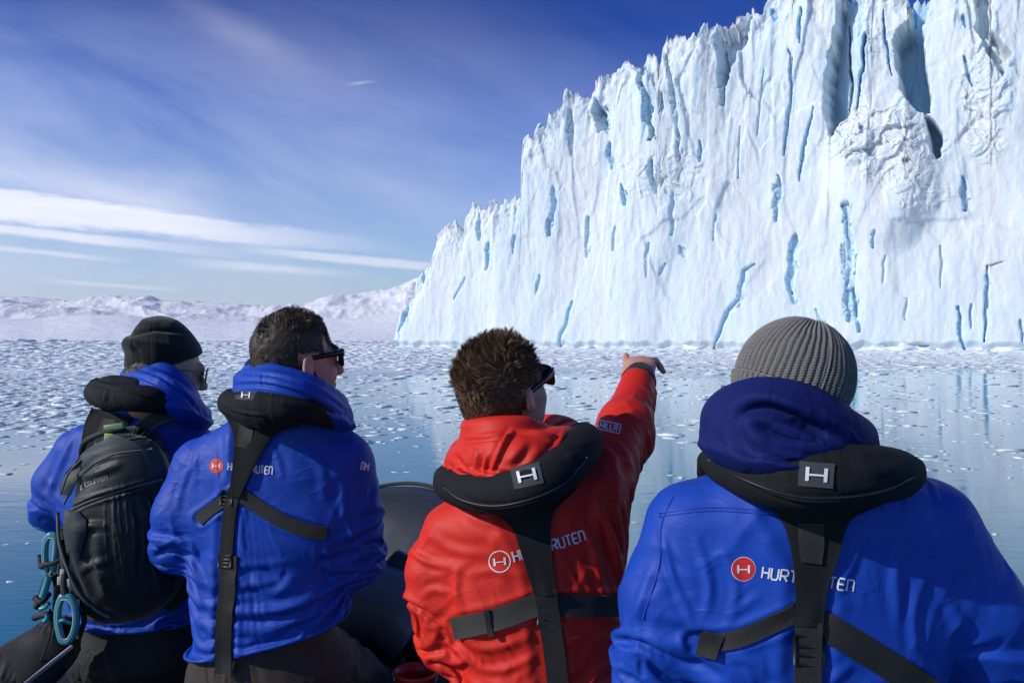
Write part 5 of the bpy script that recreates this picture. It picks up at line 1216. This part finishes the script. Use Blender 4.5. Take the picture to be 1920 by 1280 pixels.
hood1, _ = roll('hood', [([(246,704,2.24),(262,710,2.12),(305,728,2.04),(345,752,2.08),(372,776,2.18),(365,780,2.32),(310,740,2.38),(250,710,2.34),(246,704,2.24)],[.028,.032,.034,.032,.028,.024,.026,.028,.028]),
   ([(256,682,2.24),(292,688,2.12),(335,715,2.12),(360,745,2.20),(362,760,2.30)],[.020,.024,.024,.022,.02]),([(350,760,2.12),(378,775,2.20),(388,772,2.26)],[.024,.02,.012])], M_BLUE, r1, .0065, .014, 22.3, .003, cl=.05,
   folds=[([(250,690),(300,705),(345,740),(375,775)],3.5,-.006),([(240,705),(290,725),(340,755)],3.5,-.005)])
vest1, vb1 = roll('life_vest', [([(182,716,2.26),(180,736,2.12),(205,744,2.03),(255,746,2.00),(305,752,2.03),(345,764,2.12)],[.012,.025,.028,.025,.021,.017]),([(200,716,2.10),(260,726,2.05)],[.018,.018])], M_VEST, r1, .0065, .025, 25.2, .003,
   folds=[([(165,712),(205,722),(260,738),(330,758)],3,.004),([(200,730),(195,755)],4,.004),([(165,740),(200,770),(240,780)],4,.004)])
panel('yoke', P1['jb'], [(172,765),(160,810),(148,860)], [(250,785),(220,825),(186,870)], M_VEST, vest1, .006, .006)
panel('stitched_patch', P1['jb'], [(196,785),(184,812),(178,832)], [(222,790),(208,816),(200,838)], M_WEB_LIT, vest1, .0125, .002, m=5, per=4)
strap('strap', P1['jb'], [(168,850),(160,900),(158,960)], 26, M_WEB, vest1, .006, .004)
def hat1():
    R, hc = P1['R'], P1['hc']; L = lambda x, y, z: hc+R@np.array([x, y, z]); fd = Field(hc-.22, hc+.24, .0055)
    fd.ell(L(0, -.010, .040), (.081, .100, .080), R, .01); fd.ell(L(0, -.030, .100), (.040, .050, .040), R, .06); fd.ell(L(0, -.092, .058), (.046, .030, .024), R, .015)
    fd.cone(L(-.01, -.075, .005), L(.01, -.075, .005), .030, .030, .012)
    fd.cut_half(L(0, .0, .022), R@np.array([0, .42, -1.]), .008)
    v, f = build_field(fd, True, 2)
    v = wrinkle(v, f, [], .0012, 31.)
    px, py = proj(v); n = normals(v, f)
    for pts, w_, a in (([(243,628),(290,618),(340,622)], 4, -.006), ([(250,640),(285,640),(330,648)], 6, .003), ([(262,600),(290,606)], 6, .003), ([(248,645),(256,655)], 5, -.004)):
        d, _ = seg_dist(px, py, pts); v = v+n*(a*np.exp(-(d/w_)**2)*(n[:, 1] < .2))[:, None]
    return mesh_obj('wool_hat', v, f, M_HATB, r1)
hat1()
def crop(p, nr, r, R, loc):
    n = len(p); up = R@np.array([0, 0, 1.]); return nr*.3-up*.8+r.normal(size=(n, 3))*.15, .007*r.uniform(.7, 1.2, n), -nr*.2
hair_cap(P1, lambda q: grow_cut(.060, -.006, -.095)(q) & (q[:, 2] < .04) & (q[:, 1] < .012), crop, 6000, M_HAIRG, .0011, 8, top=0.)
sunglasses(r1, P1['hc']+P1['R']@np.array([0, 0, .004]), P1['R'], 'thin', .95)
# ------------------------------------------------------------------ backpack of the leftmost man
bp_c = P(225, 960, 1.95)
BP = thing('backpack', (bp_c[0], bp_c[1], P(225,1160,1.95)[2]), 'black and grey backpack worn on the back of the leftmost person', 'backpack')
Yb = 1.96
fd = Field(P(60, 1230, 1.72)-.02, P(400, 720, 2.30)+.03, .006)
fd.loft(lv([(800,205,262,.06,.03),(812,182,285,.05,.05),(830,158,300,.05,.07),(860,135,312,.03,.09),(900,114,325,.02,.10),(960,104,338,.01,.115),(1020,108,345,0,.12),(1080,128,342,0,.12),(1120,150,328,.01,.11),(1145,175,300,.02,.09),(1160,205,270,.03,.05)], Yb+.06, .1), .02, 2.5)
fd.ell(P(205, 1000, Yb-.03), (.105, .055, .15), np.array(Matrix.Rotation(.10, 3, 'Y')), .03); fd.ell(P(240, 880, Yb-.01), (.10, .06, .085), None, .03)
v, f = build_field(fd, True, 2); bps = bvh_of(v, f)
v = wrinkle(v, f, [], .007, 41.3, None, [([(112,930),(140,870),(190,835),(262,822)],4,-.006),([(124,940),(150,888),(200,852),(280,842)],4,-.006),([(122,960),(170,938),(240,918),(300,900)],4,-.009),([(130,905),(170,890),(230,868)],8,.006),([(180,1000),(190,1060),(200,1120)],12,.006),
  ([(250,920),(262,1000),(258,1100)],5,-.006),([(120,1000),(135,1060),(160,1120)],6,-.006),([(200,990),(170,985),(140,1000)],7,.006),([(210,1050),(180,1055),(150,1070)],7,.005)], torso_amp=.6)
mesh_obj('pack_body', v, f, M_PACK, BP); bpb = bvh_of(v, f)
panel('top_panel', bpb, [(112,925),(128,880),(165,845),(215,815)], [(132,930),(150,895),(195,862),(268,838)], M_PACK2, BP, .001, .004, m=8)
panel('side_panel', bpb, [(262,838),(275,870),(285,940),(285,1020)], [(285,830),(308,870),(325,940),(330,1020)], M_PACK2, BP, .001, .003, m=6)
panel('side_pocket', bpb, [(124,955),(120,990),(128,1030)], [(150,958),(165,985),(150,1050)], M_PACK2, BP, .002, .006, m=6, puff=.006)
for q in ([(114,928),(135,880),(190,838),(262,820)], [(120,945),(150,890),(205,855),(285,842)], [(122,962),(170,938),(240,915),(305,898)]): seam('zip', bpb, q, M_GREY, BP, .0028, .002)
seam('piping', bpb, [(108,960),(112,1020),(135,1085),(170,1135),(205,1155)], M_GREY, BP, .004, .002)
lettering('lettering', bpb, 'COUNTEN', (162,912), (202,898), 8, mat_plain('dim_print', (.30, .31, .32), .6), BP, .18, .0015)
mb = MB(); Pw, nn = drape(bpb, ribbon_px([(153,908),(153,919)], 3, per=3, m=3, straight=True), .0015); mb.add((Pw+nn*.0015).reshape(-1, 3), grid_faces(*Pw.shape[:2])); mb.build('emblem', mat_plain('green_print', (.25, .42, .10), .6), BP)
# haul loop, green buckle, shoulder straps
mb = MB(); mb.tube(catmull([P(152,848,2.02), P(160,828,1.99), P(190,813,1.96), P(228,806,1.97), P(240,815,2.0)], 6), .0075, 8); mb.build('haul_loop', M_WEB, BP)
M_GREEN = mat_plain('green_plastic', (.16, .30, .12), .4)
def boxat(name, c, dims, rot, mat, par, bev=.25):
    m_ = MB(); m_.box(Matrix.Translation(Vector(c)) @ Matrix.Rotation(rot[2], 4, 'Z') @ Matrix.Rotation(rot[1], 4, 'Y') @ Matrix.Rotation(rot[0], 4, 'X'), *dims, bev); return m_.build(name, mat, par)
boxat('green_strap', P(215, 800, 1.965), (.050, .014, .016), (0, -.15, 0), M_GREEN, BP); boxat('green_tab', P(205, 822, 1.955), (.022, .012, .026), (0, .1, 0), mat_plain('lime_plastic', (.32, .45, .08), .4), BP)
strap('shoulder_strap', P1['jb'], [(240,846),(262,812),(290,788),(322,778),(356,786)], 25, M_PACK2, BP, .012, .010, m=7)
for q in ([(232,838),(254,804),(284,779),(320,768),(352,775)], [(252,854),(272,820),(297,797),(324,788),(352,795)]): seam('strap_piping', P1['jb'], q, M_GREY, BP, .0045, .022)
strap('side_strap', P1['jb'], [(345,1020),(352,1060),(340,1110),(310,1140)], 22, M_WEB, BP, .006, .004)
strap('hip_loop', P1['jb'], [(352,1052),(344,1072),(334,1098)], 7, M_GREY, BP, .014, .003)
# the teal framed gear hanging from its side
def clip(name, pts, r, label, mat):
    return pts
def hanging(name, label, ring, Yr, r, cat='carabiner', grp=None):
    c = np.mean([P(a, b, Yr) for a, b in ring], 0); t = thing(name, c, label, cat, grp)
    pts = np.array([P(a, b, Yr) for a, b in ring]); q = catmull(list(pts)+[pts[0]], 6)[:-1]; m = MB(); m.tube(q, r, 10, True); m.build('frame', M_TEAL, t)
    m = MB(); m.tube(c+(q-c)*.88+np.array([0, -r*.75, 0]), r*.28, 6, True); m.build('rim', M_GREY2, t)
    a, b = pts[len(pts)//4], pts[3*len(pts)//4]; return t, pts
M_GREY2 = mat_plain('pale_grey_plastic', (.42, .44, .42), .4)
t, pts = hanging('goggle_frame', 'teal oval frame hanging lowest beside the backpack', [(116,1118),(110,1135),(108,1160),(112,1185),(118,1200),(130,1200),(140,1180),(143,1155),(139,1130),(130,1118)], 1.90, .0085, 'goggles')
m = MB(); m.tube(catmull([P(108,1166,1.90), P(118,1162,1.892), P(132,1168,1.90)], 4), .004, 8); m.build('cross_bar', M_TEAL, t)
m = MB(); m.tube(catmull([P(123,1118,1.90), P(120,1095,1.905), P(122,1070,1.91), P(118,1030,1.92), P(120,990,1.93)], 5), .009, 8); m.build('strap', M_WEB, t)
t, pts = hanging('goggle_frame', 'taller teal oval frame strapped to the upper left side of the backpack', [(94,1002),(86,1015),(84,1040),(86,1065),(88,1078),(97,1078),(102,1055),(106,1020),(104,1005)], 1.93, .0080, 'goggles')
m = MB(); m.tube(catmull([P(76,1062,1.93), P(84,1058,1.915), P(104,1054,1.915), P(124,1042,1.93)], 5), .006, 8); m.tube(catmull([P(74,1040,1.94), P(75,1055,1.93), P(80,1064,1.92)], 4), .005, 8); m.build('strap', M_WEB, t)
t = thing('climbing_harness', P(95, 1110, 1.93), 'tangle of black straps and teal webbing hanging between the two teal frames', 'harness')
m = MB()
for q, r in (([(90,1075),(82,1100),(74,1125),(66,1140)],.010), ([(66,1120),(78,1128),(92,1112)],.009), ([(100,1075),(106,1100),(104,1140),(100,1170)],.009), ([(112,1010),(118,1040),(112,1090),(108,1125)],.010), ([(120,985),(128,1020),(130,1060)],.008), ([(64,1158),(80,1152),(94,1150)],.010), ([(128,1090),(140,1120),(146,1150),(138,1190)],.009), ([(94,1140),(96,1180),(84,1220),(70,1250)],.003), ([(150,1130),(158,1160),(148,1195)],.008)):
    m.tube(catmull([P(a, b, 1.925+.012*math.sin(i*2.1+a)) for i, (a, b) in enumerate(q)], 5), r*.8, 7)
m.build('straps', M_WEB, t)
m = MB()
for q, r in (([(92,1078),(86,1100),(80,1118)],.010), ([(74,1142),(84,1138),(92,1130)],.007), ([(82,1165),(88,1160),(90,1150)],.007)): m.tube(catmull([P(a, b, 1.915) for a, b in q], 5), r*.8, 8)
m.build('teal_webbing', M_TEAL, t)
for a, b in ((113,1088),(131,1092),(144,1130),(118,1074)): boxat('buckle', P(a, b, 1.905), (.012, .008, .020), (0, 0, 0), M_GREY2, t, .3)
# dark gloves and cord heaped on the tube at lower left
fd = Field(P(-60, 1330, 1.8)-.05, P(160, 1130, 2.2)+.08, .008)
r_ = np.random.RandomState(5)
for a, b, y_, r in ((95,1195,2.0,.045),(70,1215,2.0,.05),(40,1235,1.98,.055),(10,1255,1.96,.06),(-20,1275,1.95,.06),(85,1240,1.98,.05),(50,1265,1.95,.06),(112,1170,2.02,.03),(118,1215,2.0,.04)): fd.ell(P(a, b, y_), (r*1.3, r, r*.75), None, .03)
v, f = build_field(fd, True, 2); v = wrinkle(v, f, [], .010, 51.); o = mesh_obj('glove_pile', v, f, M_TROUB); tag(o, 'black padded gloves and cloth heaped on the boat tube at the lower left corner', 'gloves')

# ------------------------------------------------------------------ inflatable boat
M_TUBE = mat_plain('black_hypalon', (.026, .029, .031), .42, bump=.12, bscale=25, spec=.5)
M_TUBE2 = mat_plain('grey_teal_hypalon', (.10, .15, .17), .30, bump=.08, bscale=25, spec=.6)
BO = thing('inflatable_boat', (-.9, 1.6, .1), 'black inflatable boat carrying the four people', 'boat')
path = [(-1.75, .55, .42), (-1.55, 1.2, .44), (-1.36, 1.9, .47), (-1.15, 2.6, .58), (-.84, 3.05, .76), (-.42, 3.12, .87), (-.12, 2.72, .82), (-.04, 2.2, .62), (.12, 1.75, .46), (.42, 1.25, .38), (.9, .95, .36), (1.5, .8, .34), (2.2, .7, .34)]
pc = catmull(path, 10); v, f = tube(pc, .255, 40); mesh_obj('tube', v, f, M_TUBE, BO)
for k in (28, 44, 58, 72):  # rubbing seams round the tube
    i = min(k, len(pc)-3); vv, ff = tube(pc[i:i+3]*1.0, .2575, 40); mesh_obj('seam_band', vv, ff, M_TUBE2, BO)
hull = np.array([[q+np.array([0, 0, -.12]), np.array([q[0], q[1], FLOOR-.14])] for q in pc]); hf = grid_faces(len(pc), 2); hv = hull.reshape(-1, 3)
mesh_obj('hull', np.concatenate([hv, hv*1.0+np.array([.012, .012, 0])]), np.concatenate([hf, hf[:, ::-1]+len(hv)]), M_TUBE, BO)
# grab rope with its patches along the top outside
up = np.array([0, 0, 1.]); rp = []; cen = pc.mean(0)
tg = np.gradient(pc, axis=0); tg /= np.linalg.norm(tg, axis=1)[:, None]; out = np.cross(tg, up); out /= np.linalg.norm(out, axis=1)[:, None]; out *= np.sign((out*(pc-np.array([-.3, 1.5, .5]))).sum(1))[:, None]
for i in range(20, 92):
    a = .12+.0*math.sin(i); sag = .007+.004*abs(math.sin(i*math.pi/9)); rp.append(pc[i]+(out[i]*math.sin(a)+up*math.cos(a))*(.255+sag))
m = MB(); m.tube(catmull(rp, 3), .0075, 8); m.build('grab_rope', M_WEB, BO)
for i in range(27, 90, 9):
    n_ = out[i]*math.sin(.12)+up*math.cos(.12); c_ = pc[i]+n_*.262; m = MB(); m.tube([c_-tg[i]*.035, c_+n_*.006-tg[i]*.012, c_+n_*.006+tg[i]*.012, c_+tg[i]*.035], [.012, .019, .019, .012], 8); m.build('rope_patch', M_MATTE, BO)
# floor, inner thwart tube and padded locker between the seats
fl = [(-1.7, .5), (-1.35, 1.9), (-1.1, 2.6), (-.8, 2.95), (-.45, 3.0), (-.18, 2.6), (-.1, 2.1), (.1, 1.6), (.4, 1.1), (.9, .85), (1.6, .7), (1.6, .2), (-1.7, .2)]
bm = bmesh.new(); vs = [bm.verts.new((x, y, FLOOR)) for x, y in fl]; fa = bm.faces.new(vs); r__ = bmesh.ops.extrude_face_region(bm, geom=[fa]); bmesh.ops.translate(bm, vec=(0, 0, -.12), verts=[q for q in r__['geom'] if isinstance(q, bmesh.types.BMVert)]); bmesh.ops.recalc_face_normals(bm, faces=bm.faces[:])
me = bpy.data.meshes.new('floor_boards'); bm.to_mesh(me); bm.free(); me.materials.append(M_TUBE); o = bpy.data.objects.new('floor_boards', me); COL.objects.link(o); o.parent = BO; o.matrix_parent_inverse = Matrix.Translation(BO.location).inverted()
q = catmull([P(560,1180,2.40), P(640,1140,2.38), P(700,1130,2.36), P(752,1150,2.34), P(790,1185,2.32)], 8); v, f = tube(q, .115, 28); mesh_obj('thwart_tube', v, f, M_TUBE2, BO)
q = catmull([P(730,1055,2.42), P(765,1085,2.40), P(780,1140,2.36), P(772,1200,2.34)], 6); v, f = tube(q, [.05, .062, .062, .05], 20); mesh_obj('locker_pad', v, f, M_TUBE, BO)
def seat(name, c, dims, rz=0., mat=None):
    return boxat(name, c, dims, (0, 0, rz), mat or M_TUBE, BO, .18)
for (a, b, y_), w_ in (((265,1225,2.24), .5), ((500,1265,1.93), .46), ((1015,1440,1.66), .5), ((1515,1500,1.38), .55)):
    c = P(a, b, y_); top = c[2]-.125; hgt = top-FLOOR; seat('seat_box', (c[0], c[1]+.02, FLOOR+hgt/2+.004), (w_, .40, hgt), .05)
# low deck edge strip at lower left
m = MB(); m.tube([P(134, 1212, 1.86), P(90, 1247, 1.74), P(30, 1296, 1.62)], .0045, 8); m.build('deck_rail', M_GREY2, BO)
# red bucket on the floor between the second and third man
bc = P(779, 1262, 2.02); BK = thing('bucket', (bc[0], bc[1], bc[2]-.30), 'red bucket standing in the boat between the second person and the person in red', 'bucket')
M_BUCK = mat_plain('red_bucket_plastic', (.42, .020, .012), .35)
a = np.linspace(0, 2*math.pi, 48, endpoint=False); prof_ = [(.0, -.30), (.045, -.30), (.052, 0.0), (.056, .0), (.056, .008), (.050, .008), (.048, -.02), (.041, -.285), (0, -.285)]
rows = [np.stack([bc[0]+r*np.cos(a), bc[1]+r*np.sin(a), np.full(48, bc[2]+z)], 1) for r, z in prof_]; mesh_obj('pail', np.concatenate(rows), grid_faces(len(rows), 48, False, True), M_BUCK, BK)
m = MB(); m.tube(catmull([bc+np.array([.056*math.cos(t), .056*math.sin(t)*.4-.03*math.sin(t), .004-.05*math.sin(t)]) for t in np.linspace(0, math.pi, 9)], 3), .0025, 6); m.build('handle', M_GREY2, BK)

# ------------------------------------------------------------------ nearer floating pieces, each its own object
rr = np.random.RandomState(77); TM = []
for i in range(8):
    v, f = chunk(40+i, 3, .38, .42); o = mesh_obj('ice_piece', v*np.array([1, 1, 1]), f, M_FLOE, None, True); TM.append(o)
GN = 'small pieces of ice floating in the near water'
used_t = set(); cnt_ = 0
spots = [(740,885,.030),(775,908,.026),(758,872,.012),(725,862,.010),(12,1020,.018),(52,1018,.018),(20,1090,.022)]
for _ in range(230):
    py = 690+rr.rand()**1.7*330; px = rr.uniform(-20, 1940); Yd = H*F/(py-HZ)
    spots.append((px, py, (.010+.0026*Yd)*rr.lognormal(-.2, .45)))
for px, py, s_ in spots:
    c = P(px, py, H*F/(py-HZ)); src = TM[cnt_ % 8]
    if cnt_ < 8: o = src
    else: o = src.copy(); COL.objects.link(o)
    cnt_ += 1; o.location = (c[0], c[1], -.1*s_); o.rotation_euler = (0, 0, rr.rand()*6.28); o.scale = (s_*1.5, s_*.9, s_*rr.uniform(.5, 1.))
    lb = ['larger white ice piece beside the boat between the second person and the person in red', 'flat white ice piece closest to the boat tube left of the red jacket'][cnt_-1] if cnt_ < 3 else 'small white piece of brash ice floating low in the near water'
    tag(o, lb, 'ice', GN)
# low bergs against the far shore
BG = [(30,641,60,'flat iceberg'),(95,640,46,'long low iceberg'),(196,644,20,'small'),(60,655,30,''),(180,690,16,''),(75,690,14,''),(150,668,22,''),(470,640,26,''),(1240,690,10,'')]
lab = ['long low pale iceberg by the far shore at the left edge of the photo', 'humped pale iceberg by the far shore beside the leftmost one', 'small peaked iceberg just left of the black wool hat', 'low rounded ice block floating below the long iceberg', 'ragged ice block floating left of the leftmost life vest', 'pale ice block floating near the left edge below the bergs', 'flat ice block floating between shore and the leftmost person', 'thin dark blue ice ridge by the shore left of the short dark hair', 'white ice block floating right of the pointing hand']
for i, (px, py, wpx, _) in enumerate(BG):
    Yd = H*F/(py-HZ+.0); c = P(px, py, Yd); s_ = wpx/2/F*Yd
    v, f = chunk(70+i*3, 3, .42, .45); o = mesh_obj('iceberg' if i < 3 or i == 7 else 'ice_block', v*np.array([s_, s_*.8, s_*(.45 if i < 3 else .55)]), f, M_FLOE); o.location = (c[0], c[1], -.02); tag(o, lab[i], 'iceberg' if i < 3 or i == 7 else 'ice')

gb = [chunk(200+i, 3, .55, .5) for i in range(4)]; gm = []
for i, (v, f) in enumerate(gb): gm.append(mesh_obj('ice_boulder', v, f, M_FLOE))
for i, (px, s_) in enumerate([(1648,1.5),(1672,1.0),(1700,1.9),(1733,1.2),(1765,.8),(1890,1.3),(1120,1.2),(1310,1.4),(1045,.9),(1590,1.1),(1840,.9),(860,1.2)]):
    o = gm[i] if i < 4 else gm[i % 4].copy()
    if i >= 4: COL.objects.link(o)
    sw_, Yw_ = wall_px(px); o.location = (GL[0]+sw_*gdir[0]+gnor[0]*4.2, Yw_+gnor[1]*4.2, -.1); o.scale = (s_*1.5, s_, s_*.9); o.rotation_euler = (0, 0, i*1.7)
    tag(o, 'fallen block of ice floating at the foot of the glacier wall', 'ice block', 'ice blocks fallen at the foot of the glacier')
